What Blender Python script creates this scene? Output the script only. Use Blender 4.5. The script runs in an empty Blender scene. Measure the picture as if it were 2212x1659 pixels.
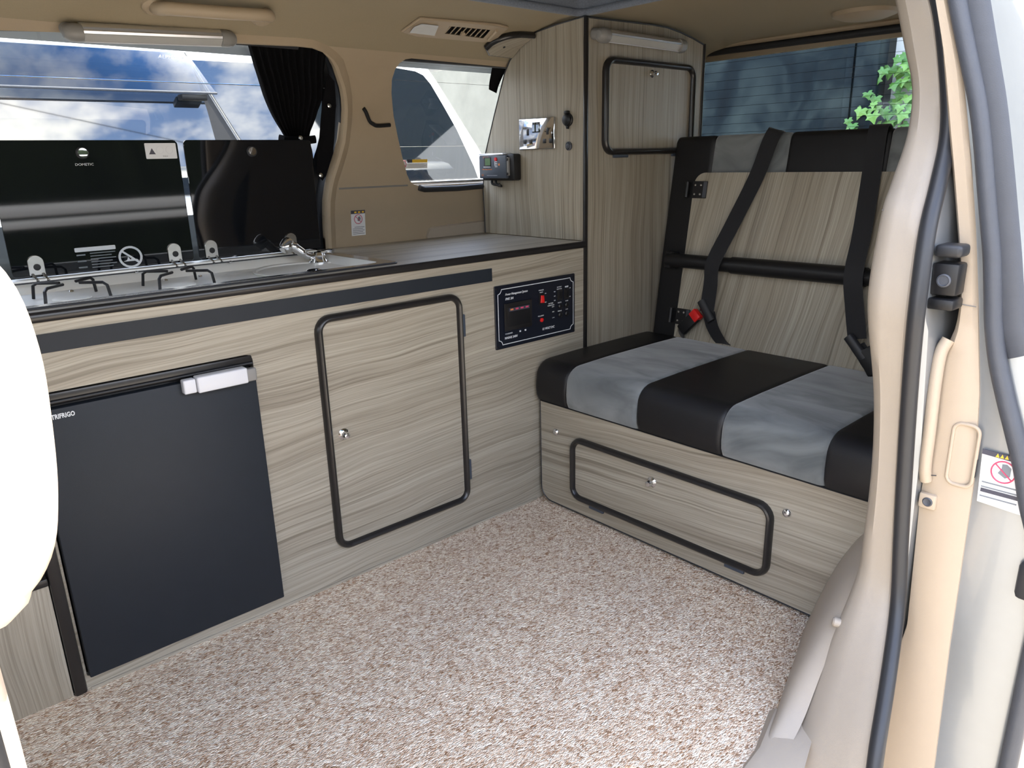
import bpy, bmesh, math, random
from mathutils import Vector, Matrix
random.seed(7)
R = math.radians
SC = bpy.context.scene
COL = SC.collection

# ------------------------------------------------------------------ camera
def make_camera():
    yaw, pitch, roll = 0.72524, 0.29370, -0.025364
    cy, sy, cp, sp = math.cos(yaw), math.sin(yaw), math.cos(pitch), math.sin(pitch)
    fwd = Vector((sy*cp, cy*cp, -sp)); right = Vector((cy, -sy, 0)); up = right.cross(fwd)
    cr, sr = math.cos(roll), math.sin(roll)
    r2 = right*cr + up*sr; u2 = up*cr - right*sr
    m = Matrix((r2, u2, -fwd)).transposed().to_4x4()
    m.translation = Vector((-1.5463, -1.4240, 0.9417))
    cd = bpy.data.cameras.new('camera'); cd.sensor_fit = 'HORIZONTAL'; cd.sensor_width = 36
    cd.lens = 1598.46/2212*36; cd.clip_start = 0.02; cd.clip_end = 200
    co = bpy.data.objects.new('camera', cd); COL.objects.link(co); co.matrix_world = m
    SC.camera = co
make_camera()

# ------------------------------------------------------------------ world: blue sky with bright broken cloud
def make_world():
    w = bpy.data.worlds.new('sky'); SC.world = w; w.use_nodes = True
    nt = w.node_tree; nt.nodes.clear(); N = nt.nodes.new; L = nt.links.new
    tc = N('ShaderNodeTexCoord'); sx = N('ShaderNodeSeparateXYZ'); L(tc.outputs['Generated'], sx.inputs[0])
    za = N('ShaderNodeMath'); za.operation = 'MAXIMUM'; L(sx.outputs['Z'], za.inputs[0]); za.inputs[1].default_value = 0.0
    zb = N('ShaderNodeMath'); zb.operation = 'ADD'; L(za.outputs[0], zb.inputs[0]); zb.inputs[1].default_value = 0.22
    dx = N('ShaderNodeMath'); dx.operation = 'DIVIDE'; L(sx.outputs['X'], dx.inputs[0]); L(zb.outputs[0], dx.inputs[1])
    dy = N('ShaderNodeMath'); dy.operation = 'DIVIDE'; L(sx.outputs['Y'], dy.inputs[0]); L(zb.outputs[0], dy.inputs[1])
    cb = N('ShaderNodeCombineXYZ'); L(dx.outputs[0], cb.inputs[0]); L(dy.outputs[0], cb.inputs[1])
    nz = N('ShaderNodeTexNoise'); L(cb.outputs[0], nz.inputs['Vector'])
    nz.inputs['Scale'].default_value = 3.2; nz.inputs['Detail'].default_value = 9; nz.inputs['Roughness'].default_value = 0.6
    cr = N('ShaderNodeValToRGB'); L(nz.outputs['Fac'], cr.inputs[0])
    cr.color_ramp.elements[0].position = 0.455; cr.color_ramp.elements[1].position = 0.62
    gr = N('ShaderNodeValToRGB'); L(za.outputs[0], gr.inputs[0])
    gr.color_ramp.elements[0].color = (0.80, 0.86, 0.92, 1); gr.color_ramp.elements[1].color = (0.10, 0.26, 0.66, 1)
    gr.color_ramp.elements[1].position = 0.55
    mx = N('ShaderNodeMix'); mx.data_type = 'RGBA'; L(cr.outputs[0], mx.inputs['Factor'])
    L(gr.outputs[0], mx.inputs['A']); mx.inputs['B'].default_value = (2.0, 1.90, 1.74, 1)
    bg = N('ShaderNodeBackground'); L(mx.outputs['Result'], bg.inputs[0]); bg.inputs[1].default_value = 2.6
    out = N('ShaderNodeOutputWorld'); L(bg.outputs[0], out.inputs[0])
make_world()

# ------------------------------------------------------------------ sun and exposure
sd = bpy.data.lights.new('sun', 'SUN'); sd.energy = 10.0; sd.angle = R(1.0); sd.color = (1.0, 0.92, 0.78)
so = bpy.data.objects.new('sun', sd); COL.objects.link(so)
so.rotation_euler = Vector((-0.40, 0.06, -0.90)).to_track_quat('-Z', 'Y').to_euler()
VS = SC.view_settings
SC.display_settings.display_device = 'sRGB'
VS.view_transform = 'Standard'; VS.look = 'None'; VS.gamma = 1.0; VS.use_curve_mapping = False
VS.exposure = 1.08

# ------------------------------------------------------------------ materials
MATS = {}
def srgb(r, g, b):
    f = lambda c: (c/255/12.92) if c/255 <= 0.04045 else ((c/255+0.055)/1.055)**2.4
    return (f(r), f(g), f(b), 1)
def newmat(name):
    m = bpy.data.materials.new(name); m.use_nodes = True
    nt = m.node_tree; nt.nodes.clear()
    out = nt.nodes.new('ShaderNodeOutputMaterial'); p = nt.nodes.new('ShaderNodeBsdfPrincipled')
    nt.links.new(p.outputs[0], out.inputs[0]); MATS[name] = m
    return m, nt, p
def mat(name, col, rough=0.5, metal=0.0, spec=0.5, var=0.06, nscale=40, bump=0.0, bscale=400, coat=0.0, sheen=0.0):
    """plain surface whose colour wanders a little by noise, with optional fine relief"""
    m, nt, p = newmat(name); N = nt.nodes.new; L = nt.links.new
    tc = N('ShaderNodeTexCoord'); nz = N('ShaderNodeTexNoise'); L(tc.outputs['Object'], nz.inputs['Vector'])
    nz.inputs['Scale'].default_value = nscale; nz.inputs['Detail'].default_value = 3
    mx = N('ShaderNodeMix'); mx.data_type = 'RGBA'; L(nz.outputs['Fac'], mx.inputs['Factor'])
    mx.inputs['A'].default_value = tuple(c*(1-var) for c in col[:3])+(1,)
    mx.inputs['B'].default_value = tuple(min(1, c*(1+var)) for c in col[:3])+(1,)
    L(mx.outputs['Result'], p.inputs['Base Color'])
    p.inputs['Roughness'].default_value = rough; p.inputs['Metallic'].default_value = metal
    p.inputs['Specular IOR Level'].default_value = spec; p.inputs['Coat Weight'].default_value = coat
    p.inputs['Sheen Weight'].default_value = sheen
    if bump:
        b = N('ShaderNodeBump'); n2 = N('ShaderNodeTexNoise'); L(tc.outputs['Object'], n2.inputs['Vector'])
        n2.inputs['Scale'].default_value = bscale; n2.inputs['Detail'].default_value = 2
        L(n2.outputs['Fac'], b.inputs['Height']); b.inputs['Strength'].default_value = bump; b.inputs['Distance'].default_value = 0.001
        L(b.outputs[0], p.inputs['Normal'])
    return m
def wood(name, along, tilt=0.0, seed=0.0):
    """grey-oak laminate; grain runs along axis `along` ('x','y','z')"""
    m, nt, p = newmat(name); N = nt.nodes.new; L = nt.links.new
    tc = N('ShaderNodeTexCoord'); s = N('ShaderNodeSeparateXYZ'); L(tc.outputs['Object'], s.inputs[0])
    def math_(op, a, b):
        n = N('ShaderNodeMath'); n.operation = op
        for i, v in enumerate((a, b)):
            if isinstance(v, (int, float)): n.inputs[i].default_value = v
            else: L(v, n.inputs[i])
        return n.outputs[0]
    X, Y, Z = s.outputs
    u, v = {'x': (X, math_('ADD', Z, Y)), 'y': (Y, math_('ADD', Z, X)), 'z': (Z, math_('ADD', X, math_('MULTIPLY', Y, 0.93)))}[along]
    w0 = N('ShaderNodeCombineXYZ'); L(math_('MULTIPLY', u, 2.4), w0.inputs[0]); L(math_('MULTIPLY', v, 3.5), w0.inputs[1]); w0.inputs[2].default_value = seed
    nw = N('ShaderNodeTexNoise'); L(w0.outputs[0], nw.inputs['Vector']); nw.inputs['Scale'].default_value = 1.3; nw.inputs['Detail'].default_value = 1
    wob = math_('MULTIPLY', math_('SUBTRACT', nw.outputs['Fac'], 0.5), 0.035)
    v2 = math_('ADD', math_('ADD', v, math_('MULTIPLY', u, tilt)), wob)
    def layer(su, sv, det, rough, zoff):
        c = N('ShaderNodeCombineXYZ'); L(math_('MULTIPLY', u, su), c.inputs[0]); L(math_('MULTIPLY', v2, sv), c.inputs[1]); c.inputs[2].default_value = seed+zoff
        n = N('ShaderNodeTexNoise'); L(c.outputs[0], n.inputs['Vector']); n.inputs['Scale'].default_value = 1
        n.inputs['Detail'].default_value = det; n.inputs['Roughness'].default_value = rough
        return n.outputs['Fac']
    A = layer(0.75, 30, 9, 0.74, 0); B = layer(2.2, 240, 4, 0.7, 5); C = layer(0.5, 8, 2, 0.5, 9); D = layer(0.9, 75, 2, 0.5, 13)
    r1 = N('ShaderNodeValToRGB'); L(A, r1.inputs[0]); e = r1.color_ramp.elements
    e[0].position = 0.28; e[0].color = WD_DARK; e[1].position = 0.72; e[1].color = WD_LIGHT
    k = e.new(0.45); k.color = WD_MID
    r2 = N('ShaderNodeValToRGB'); L(B, r2.inputs[0]); e = r2.color_ramp.elements
    e[0].position = 0.34; e[0].color = (0.62, 0.60, 0.57, 1); e[1].position = 0.60; e[1].color = (1.08, 1.07, 1.06, 1)
    m1 = N('ShaderNodeMix'); m1.data_type = 'RGBA'; m1.blend_type = 'MULTIPLY'; m1.inputs['Factor'].default_value = 0.85
    L(r1.outputs[0], m1.inputs['A']); L(r2.outputs[0], m1.inputs['B'])
    r3 = N('ShaderNodeValToRGB'); L(D, r3.inputs[0]); e = r3.color_ramp.elements
    e[0].position = 0.33; e[0].color = (0.50, 0.47, 0.43, 1); e[1].position = 0.41; e[1].color = (1, 1, 1, 1)
    m2 = N('ShaderNodeMix'); m2.data_type = 'RGBA'; m2.blend_type = 'MULTIPLY'; m2.inputs['Factor'].default_value = 0.6
    L(m1.outputs['Result'], m2.inputs['A']); L(r3.outputs[0], m2.inputs['B'])
    r4 = N('ShaderNodeValToRGB'); L(C, r4.inputs[0]); e = r4.color_ramp.elements
    e[0].position = 0.3; e[0].color = (0.86, 0.83, 0.80, 1); e[1].position = 0.7; e[1].color = (1.05, 1.05, 1.05, 1)
    m3 = N('ShaderNodeMix'); m3.data_type = 'RGBA'; m3.blend_type = 'MULTIPLY'; m3.inputs['Factor'].default_value = 1
    L(m2.outputs['Result'], m3.inputs['A']); L(r4.outputs[0], m3.inputs['B'])
    L(m3.outputs['Result'], p.inputs['Base Color']); p.inputs['Roughness'].default_value = 0.42; p.inputs['Specular IOR Level'].default_value = 0.4
    b = N('ShaderNodeBump'); L(B, b.inputs['Height']); b.inputs['Strength'].default_value = 0.12; b.inputs['Distance'].default_value = 0.0006
    L(b.outputs[0], p.inputs['Normal'])
    return m
WD_LIGHT = (0.41, 0.385, 0.322, 1); WD_MID = (0.325, 0.300, 0.246, 1); WD_DARK = (0.205, 0.183, 0.147, 1)
wood('wood_h', 'x', -0.05); wood('wood_seat', 'y', 0.06, 3.0); wood('wood_v', 'z', 0.0, 7.0); wood('wood_top', 'x', 0.0, 11.0)
mat('beige', (0.345, 0.275, 0.190, 1), 0.55, bump=0.25, bscale=900, var=0.03)
mat('headliner', (0.30, 0.250, 0.170, 1), 0.9, bump=0.5, bscale=1500, var=0.05, nscale=300, spec=0.2)
mat('beige_pale', (0.36, 0.31, 0.25, 1), 0.5, bump=0.25, bscale=1100, var=0.02)
mat('beige_door', (0.42, 0.34, 0.252, 1), 0.5, bump=0.25, bscale=1100, var=0.02)
mat('beige_handle', (0.72, 0.60, 0.48, 1), 0.4, var=0.02)
mat('black_plastic', (0.008, 0.008, 0.009, 1), 0.42, spec=0.4, var=0.15)
mat('black_rubber', (0.018, 0.019, 0.022, 1), 0.45, var=0.1)
mat('grey_rubber', (0.055, 0.06, 0.072, 1), 0.5, var=0.12, bump=0.3, bscale=700)
mat('black_trim', (0.014, 0.013, 0.013, 1), 0.28, var=0.1)
mat('vinyl', (0.008, 0.008, 0.009, 1), 0.45, spec=0.35, var=0.12, bump=0.35, bscale=900)
mat('fridge_door', (0.014, 0.018, 0.024, 1), 0.5, spec=0.28, var=0.08, bump=0.1, bscale=600)
mat('black_glass', (0.006, 0.007, 0.009, 1), 0.03, var=0.1, coat=0.3)
mat('steel', (0.62, 0.62, 0.60, 1), 0.22, metal=1.0, var=0.06, nscale=8, bump=0.03, bscale=200)
mat('tray_steel', (0.80, 0.80, 0.76, 1), 0.45, metal=0.25, var=0.05, nscale=8)
mat('chrome', (0.75, 0.76, 0.78, 1), 0.06, metal=1.0, var=0.02)
mat('alu', (0.72, 0.73, 0.76, 1), 0.3, metal=1.0, var=0.03)
mat('silver_plastic', (0.62, 0.63, 0.66, 1), 0.35, var=0.02)
mat('grey_plastic', (0.21, 0.205, 0.195, 1), 0.45, var=0.05)
mat('webbing', (0.009, 0.0095, 0.012, 1), 0.6, spec=0.3, var=0.2, nscale=200, bump=0.4, bscale=1200, sheen=0.2)
mat('cloth_black', (0.005, 0.005, 0.006, 1), 0.95, var=0.2, nscale=80, bump=0.4, bscale=600, spec=0.1)
mat('red_plastic', (0.62, 0.012, 0.012, 1), 0.35, var=0.05)
mat('white_print', (0.62, 0.65, 0.68, 1), 0.5, var=0.02)
mat('pale_print', (0.16, 0.18, 0.20, 1), 0.5, var=0.02)
mat('orange_print', (0.60, 0.20, 0.06, 1), 0.5, var=0.02)
mat('sticker_white', (0.66, 0.67, 0.68, 1), 0.45, var=0.02)
mat('sticker_yellow', (0.72, 0.46, 0.04, 1), 0.45, var=0.02)
mat('sticker_red', (0.55, 0.06, 0.13, 1), 0.45, var=0.02)
mat('sticker_dark', (0.05, 0.05, 0.07, 1), 0.5, var=0.02)
mat('navy_panel', (0.005, 0.007, 0.014, 1), 0.3, var=0.08)
mat('controller_blue', (0.045, 0.058, 0.080, 1), 0.4, var=0.06)
mat('lcd', (0.10, 0.17, 0.08, 1), 0.2, var=0.12, nscale=90)
mat('felt', (0.13, 0.15, 0.185, 1), 1.0, var=0.35, nscale=260, bump=0.9, bscale=700, spec=0.05, sheen=0.3)
mat('white_paint', (0.80, 0.81, 0.80, 1), 0.25, var=0.01, coat=0.6)
mat('silver_paint', (0.30, 0.318, 0.33, 1), 0.32, metal=0.55, var=0.03, coat=0.5)
mat('concrete', (0.21, 0.213, 0.19, 1), 0.95, spec=0.1, var=0.28, nscale=5, bump=0.6, bscale=60)
mat('rendered_wall', (0.70, 0.70, 0.67, 1), 0.9, var=0.10, nscale=6, bump=0.4, bscale=90)
mat('asphalt', (0.40, 0.355, 0.295, 1), 0.95, var=0.35, nscale=60, bump=0.8, bscale=200)
mat('paving', (0.42, 0.40, 0.36, 1), 0.9, var=0.15, nscale=20, bump=0.5, bscale=120)
mat('hedge', (0.012, 0.018, 0.009, 1), 1.0, spec=0.05, var=0.6, nscale=12, bump=1.0, bscale=30)
mat('ivy', (0.07, 0.19, 0.03, 1), 0.42, var=0.35, nscale=14)
mat('ivy_pale', (0.15, 0.31, 0.055, 1), 0.42, var=0.3, nscale=14)
mat('stem', (0.11, 0.075, 0.04, 1), 0.8, var=0.3)
mat('dark_window', (0.010, 0.014, 0.020, 1), 0.02, var=0.05, coat=0.8)
MATS['dark_window'].node_tree.nodes['Principled BSDF'].inputs['IOR'].default_value = 1.85
mat('lamp_lens', (0.40, 0.40, 0.38, 1), 0.25, var=0.05)
mat('tarmac_white', (0.62, 0.62, 0.60, 1), 0.8, var=0.05)

def blotchy(name, c0, c1, c2, rough, scale, sheen=0.0):
    m, nt, p = newmat(name); N = nt.nodes.new; L = nt.links.new
    tc = N('ShaderNodeTexCoord'); mp = N('ShaderNodeMapping'); L(tc.outputs['Object'], mp.inputs[0]); mp.inputs['Scale'].default_value = scale
    nz = N('ShaderNodeTexNoise'); L(mp.outputs[0], nz.inputs['Vector']); nz.inputs['Scale'].default_value = 1; nz.inputs['Detail'].default_value = 5; nz.inputs['Distortion'].default_value = 1.2
    r = N('ShaderNodeValToRGB'); L(nz.outputs['Fac'], r.inputs[0]); e = r.color_ramp.elements
    e[0].position = 0.36; e[0].color = c0; e[1].position = 0.66; e[1].color = c2; k = e.new(0.5); k.color = c1
    L(r.outputs[0], p.inputs['Base Color']); p.inputs['Roughness'].default_value = rough
    p.inputs['Sheen Weight'].default_value = sheen; p.inputs['Specular IOR Level'].default_value = 0.15
    return m
blotchy('suede', (0.080, 0.090, 0.094, 1), (0.135, 0.148, 0.152, 1), (0.195, 0.210, 0.214, 1), 0.75, (14, 5, 7), 0.4)
blotchy('fence_paint', (0.003, 0.006, 0.009, 1), (0.008, 0.014, 0.018, 1), (0.034, 0.046, 0.046, 1), 0.8, (3, 2.6, 2.2))

def carpet():
    m, nt, p = newmat('carpet'); N = nt.nodes.new; L = nt.links.new
    tc = N('ShaderNodeTexCoord'); mp = N('ShaderNodeMapping'); L(tc.outputs['Object'], mp.inputs[0])
    mp.inputs['Rotation'].default_value = (0, 0, R(38)); mp.inputs['Scale'].default_value = (200, 430, 60)
    v = N('ShaderNodeTexVoronoi'); L(mp.outputs[0], v.inputs['Vector']); v.inputs['Scale'].default_value = 1
    hs = N('ShaderNodeSeparateColor'); L(v.outputs['Color'], hs.inputs[0])
    nz = N('ShaderNodeTexNoise'); L(tc.outputs['Object'], nz.inputs['Vector']); nz.inputs['Scale'].default_value = 75; nz.inputs['Detail'].default_value = 2
    ad = N('ShaderNodeMath'); ad.operation = 'MULTIPLY_ADD'; L(nz.outputs['Fac'], ad.inputs[0]); ad.inputs[1].default_value = 0.9
    L(hs.outputs[0], ad.inputs[2])
    sb = N('ShaderNodeMath'); sb.operation = 'MULTIPLY'; L(ad.outputs[0], sb.inputs[0]); sb.inputs[1].default_value = 0.53
    r = N('ShaderNodeValToRGB'); L(sb.outputs[0], r.inputs[0]); e = r.color_ramp.elements
    e[0].position = 0.22; e[0].color = (0.34, 0.200, 0.115, 1); e[1].position = 0.74; e[1].color = (0.93, 0.83, 0.68, 1)
    k = e.new(0.40); k.color = (0.61, 0.450, 0.325, 1); k = e.new(0.60); k.color = (0.76, 0.635, 0.495, 1)
    L(r.outputs[0], p.inputs['Base Color']); p.inputs['Roughness'].default_value = 1; p.inputs['Specular IOR Level'].default_value = 0.1
    b = N('ShaderNodeBump'); L(v.outputs['Distance'], b.inputs['Height']); b.inputs['Strength'].default_value = 0.9; b.inputs['Distance'].default_value = 0.004; b.invert = True
    L(b.outputs[0], p.inputs['Normal'])
carpet()
def glass(name, tint, refl=1.0):
    """thin window pane: see-through, tinted, with a fresnel reflection"""
    m = bpy.data.materials.new(name); m.use_nodes = True; nt = m.node_tree; nt.nodes.clear(); N = nt.nodes.new; L = nt.links.new
    tr = N('ShaderNodeBsdfTransparent'); tr.inputs[0].default_value = tint
    gl = N('ShaderNodeBsdfGlossy'); gl.inputs['Roughness'].default_value = 0.01
    fr = N('ShaderNodeFresnel'); fr.inputs[0].default_value = 1.45
    mu = N('ShaderNodeMath'); mu.operation = 'MULTIPLY'; L(fr.outputs[0], mu.inputs[0]); mu.inputs[1].default_value = refl
    mx = N('ShaderNodeMixShader'); L(mu.outputs[0], mx.inputs[0]); L(tr.outputs[0], mx.inputs[1]); L(gl.outputs[0], mx.inputs[2])
    o = N('ShaderNodeOutputMaterial'); L(mx.outputs[0], o.inputs[0]); MATS[name] = m
glass('clear_glass', (0.93, 0.96, 0.95, 1)); glass('visor', (0.34, 0.37, 0.41, 1), 0.45); glass('rear_glass', (0.80, 0.86, 0.90, 1))

# ------------------------------------------------------------------ mesh helpers (all geometry is given in world metres)
WL = {}
def setprops(o, label=None, cat=None, group=None, kind=None):
    for k, v in (('label', label), ('category', cat), ('group', group), ('kind', kind)):
        if v: o[k] = v
def thing(name, label, cat, loc, group=None, kind=None):
    o = bpy.data.objects.new(name, None); COL.objects.link(o); o.location = loc; WL[o] = Vector(loc); o.empty_display_size = 0.05
    setprops(o, label, cat, group, kind); return o
def mk(name, bm, material, parent=None, label=None, cat=None, group=None, kind=None, smooth=35, mx=None):
    if mx is not None: bmesh.ops.transform(bm, matrix=mx, verts=bm.verts)
    bmesh.ops.recalc_face_normals(bm, faces=bm.faces)
    if parent is not None: org = WL[parent]
    else:
        xs = [v.co.x for v in bm.verts]; ys = [v.co.y for v in bm.verts]; zs = [v.co.z for v in bm.verts]
        org = Vector(((min(xs)+max(xs))/2, (min(ys)+max(ys))/2, min(zs)))
    bmesh.ops.translate(bm, verts=bm.verts, vec=-org)
    me = bpy.data.meshes.new(name); bm.to_mesh(me); bm.free()
    if smooth:
        for p in me.polygons: p.use_smooth = True
        me.set_sharp_from_angle(angle=R(smooth))
    me.materials.append(MATS[material])
    o = bpy.data.objects.new(name, me); COL.objects.link(o)
    if parent is not None: o.parent = parent
    else: o.location = org
    WL[o] = org
    setprops(o, label, cat, group, kind); return o
def NB(): return bmesh.new()
def box(bm, x0, x1, y0, y1, z0, z1, bev=0.0, seg=2):
    vs = [bm.verts.new((x, y, z)) for x in (x0, x1) for y in (y0, y1) for z in (z0, z1)]
    fs = [(0,1,3,2),(4,6,7,5),(0,4,5,1),(2,3,7,6),(0,2,6,4),(1,5,7,3)]
    faces = [bm.faces.new([vs[i] for i in f]) for f in fs]
    if bev:
        es = list({e for f in faces for e in f.edges})
        bmesh.ops.bevel(bm, geom=es, offset=bev, segments=seg, profile=0.5, affect='EDGES')
    return bm
def rrect(a0, a1, b0, b1, r, seg=6):
    rs = r if isinstance(r, (tuple, list)) else (r,)*4      # corners: (a1,b0) (a1,b1) (a0,b1) (a0,b0)
    pts = []
    for (ca, cb, st), rr in zip(((a1, b0, -90), (a1, b1, 0), (a0, b1, 90), (a0, b0, 180)), rs):
        if rr <= 0: pts.append((ca, cb)); continue
        oa = ca-rr if ca == a1 else ca+rr; ob = cb-rr if cb == b1 else cb+rr
        for i in range(seg+1):
            t = R(st+90*i/seg); pts.append((oa+rr*math.cos(t), ob+rr*math.sin(t)))
    return pts
def to3(plane, a, b, d):
    return {'xz': (a, d, b), 'yz': (d, a, b), 'xy': (a, b, d)}[plane]
def prism(bm, pts, plane, d0, d1, holes=(), bev=0.0, seg=2):
    """flat outline (with holes) in a plane, given depth from d0 to d1"""
    def loop(ps):
        vs = [bm.verts.new(to3(plane, p[0], p[1], d0)) for p in ps]
        return [bm.edges.new((vs[i], vs[(i+1) % len(vs)])) for i in range(len(vs))], vs
    if not holes:
        vs = [bm.verts.new(to3(plane, p[0], p[1], d0)) for p in pts]; faces = [bm.faces.new(vs)]
    else:
        es = loop(pts)[0]
        for h in holes: es += loop(h)[0]
        r = bmesh.ops.triangle_fill(bm, use_beauty=True, use_dissolve=False, edges=es)
        faces = [g for g in r['geom'] if isinstance(g, bmesh.types.BMFace)]
    if d1 != d0:
        r = bmesh.ops.extrude_face_region(bm, geom=faces)
        nv = [g for g in r['geom'] if isinstance(g, bmesh.types.BMVert)]
        bmesh.ops.translate(bm, verts=nv, vec=Vector(to3(plane, 0, 0, d1-d0)))
        if not holes and bev:
            capf = [f for f in bm.faces if all(v in set(nv) for v in f.verts)] + faces
            es = list({e for f in capf if f.is_valid for e in f.edges})
            bmesh.ops.bevel(bm, geom=es, offset=bev, segments=seg, profile=0.5, affect='EDGES')
    return bm
def tube(bm, path, r, closed=False, seg=8, flat=None, up=None, caps=True):
    """round (or elliptic) bar along a path; flat=(r_along_up, r_across) with a fixed up vector"""
    if seg in (8, 10): seg = 12
    P = [Vector(p) for p in path]; n = len(P); rings = []
    prev = None
    for i, p in enumerate(P):
        a = P[i-1] if (i or closed) else p; b = P[(i+1) % n] if (i < n-1 or closed) else p
        t = (b-a).normalized()
        if up is not None:
            u = Vector(up); u = (u - t*u.dot(t)).normalized()
        elif prev is None:
            u = Vector((0, 0, 1)) if abs(t.z) < 0.9 else Vector((1, 0, 0)); u = (u - t*u.dot(t)).normalized()
        else:
            u = (prev - t*prev.dot(t)).normalized()
        prev = u; w = t.cross(u)
        rr = r[i] if isinstance(r, (list, tuple)) else r
        ru, rw = flat if flat else (rr, rr)
        rings.append([bm.verts.new(p + u*ru*math.cos(2*math.pi*k/seg) + w*rw*math.sin(2*math.pi*k/seg)) for k in range(seg)])
    m = n if closed else n-1
    for i in range(m):
        A, B = rings[i], rings[(i+1) % n]
        for k in range(seg): bm.faces.new((A[k], A[(k+1) % seg], B[(k+1) % seg], B[k]))
    if not closed and caps:
        bm.faces.new(rings[0][::-1]); bm.faces.new(rings[-1])
    return bm
def lathe(bm, c, axis, prof, seg=20):
    """turned piece: prof = [(radius, height along axis)...]"""
    ax = Vector(axis).normalized(); u = ax.orthogonal().normalized(); w = ax.cross(u); c = Vector(c); rings = []
    for r, h in prof:
        if r < 1e-6: rings.append([bm.verts.new(c+ax*h)])
        else: rings.append([bm.verts.new(c+ax*h+(u*math.cos(2*math.pi*k/seg)+w*math.sin(2*math.pi*k/seg))*r) for k in range(seg)])
    for A, B in zip(rings, rings[1:]):
        for k in range(seg):
            a0, a1 = A[k % len(A)], A[(k+1) % len(A)]; b0, b1 = B[k % len(B)], B[(k+1) % len(B)]
            f = [a0]
            for v in (a1, b1, b0):
                if v not in f: f.append(v)
            if len(f) > 2: bm.faces.new(f)
    for Rg in (rings[0], rings[-1]):
        if len(Rg) > 1:
            try: bm.faces.new(Rg)
            except ValueError: pass
    return bm
def loft(bm, rows, closed=False, thick=0.0):
    V = [[bm.verts.new(p) for p in r] for r in rows]; fs = []
    for A, B in zip(V, V[1:]):
        n = len(A)
        for k in range(n if closed else n-1):
            fs.append(bm.faces.new((A[k], A[(k+1) % n], B[(k+1) % n], B[k])))
    if thick:
        bmesh.ops.recalc_face_normals(bm, faces=fs)
        bmesh.ops.solidify(bm, geom=fs, thickness=thick)
    return bm
def smoothpath(pts, n=6, closed=False):
    P = [Vector(p) for p in pts]; out = []; m = len(P)
    for i in range(m if closed else m-1):
        if closed: p0, p1, p2, p3 = P[i-1], P[i], P[(i+1) % m], P[(i+2) % m]
        else: p0, p1, p2, p3 = P[max(i-1, 0)], P[i], P[i+1], P[min(i+2, m-1)]
        for k in range(n):
            t = k/n
            out.append(0.5*((2*p1)+(p2-p0)*t+(2*p0-5*p1+4*p2-p3)*t*t+(3*p1-p0-3*p2+p3)*t**3))
    if not closed: out.append(P[-1])
    return out
FY = lambda o: Matrix(((1,0,0,o[0]),(0,0,-1,o[1]),(0,1,0,o[2]),(0,0,0,1)))     # writing on a face that looks to -y
FX = lambda o: Matrix(((0,0,-1,o[0]),(-1,0,0,o[1]),(0,1,0,o[2]),(0,0,0,1)))    # writing on a face that looks to -x
def text(s, size, frame, material, parent, name='lettering', align='LEFT', shear=0.0, bold=0.0, sx=1.0):
    cu = bpy.data.curves.new('t', 'FONT'); cu.body = s; cu.size = size; cu.align_x = align; cu.align_y = 'CENTER'
    cu.shear = shear; cu.offset = bold; cu.resolution_u = 2; cu.extrude = 0.0002
    ob = bpy.data.objects.new('t', cu); COL.objects.link(ob)
    dg = bpy.context.evaluated_depsgraph_get(); dg.update()
    me = bpy.data.meshes.new_from_object(ob.evaluated_get(dg)); bpy.data.objects.remove(ob); bpy.data.curves.remove(cu)
    bm = NB(); bm.from_mesh(me); bpy.data.meshes.remove(me)
    bmesh.ops.transform(bm, matrix=frame @ Matrix.Diagonal((sx, 1, 1, 1)), verts=bm.verts)
    return mk(name, bm, material, parent, smooth=0)
def copy_part(src, parent, off):
    """copy one mesh part (sharing its mesh) and move it"""
    c = src.copy(); COL.objects.link(c); c.parent = parent; c.location = src.location + Vector(off); WL[c] = WL[src] + Vector(off); return c

# side-wall cross-section of the van (y, z) from below the worktop up over the headlining
PROF = [(.47,.40),(.47,.55),(.455,.72),(.445,.85),(.432,.97),(.405,1.07),(.365,1.15),(.31,1.215),(.25,1.255),(.18,1.282),(.09,1.298),(0.,1.302)]
SS = [-.15]
for a, b in zip(PROF, PROF[1:]): SS.append(SS[-1]+math.hypot(b[0]-a[0], b[1]-a[1]))
def WP(x, s, off=0.0):
    """point on the far side wall: x along the van, s up the cross-section, off towards the inside"""
    i = 0
    while i < len(PROF)-2 and s > SS[i+1]: i += 1
    t = (s-SS[i])/(SS[i+1]-SS[i]); a, b = PROF[i], PROF[i+1]
    def nrm(j):
        j = max(0, min(len(PROF)-2, j)); dy = PROF[j+1][0]-PROF[j][0]; dz = PROF[j+1][1]-PROF[j][1]; l = math.hypot(dy, dz); return (-dz/l, dy/l)
    n0 = [(p+q)/2 for p, q in zip(nrm(i-1), nrm(i))]; n1 = [(p+q)/2 for p, q in zip(nrm(i), nrm(i+1))]
    ny, nz = n0[0]*(1-t)+n1[0]*t, n0[1]*(1-t)+n1[1]*t
    return Vector((x, a[0]+(b[0]-a[0])*t+ny*off, a[1]+(b[1]-a[1])*t+nz*off))
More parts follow.
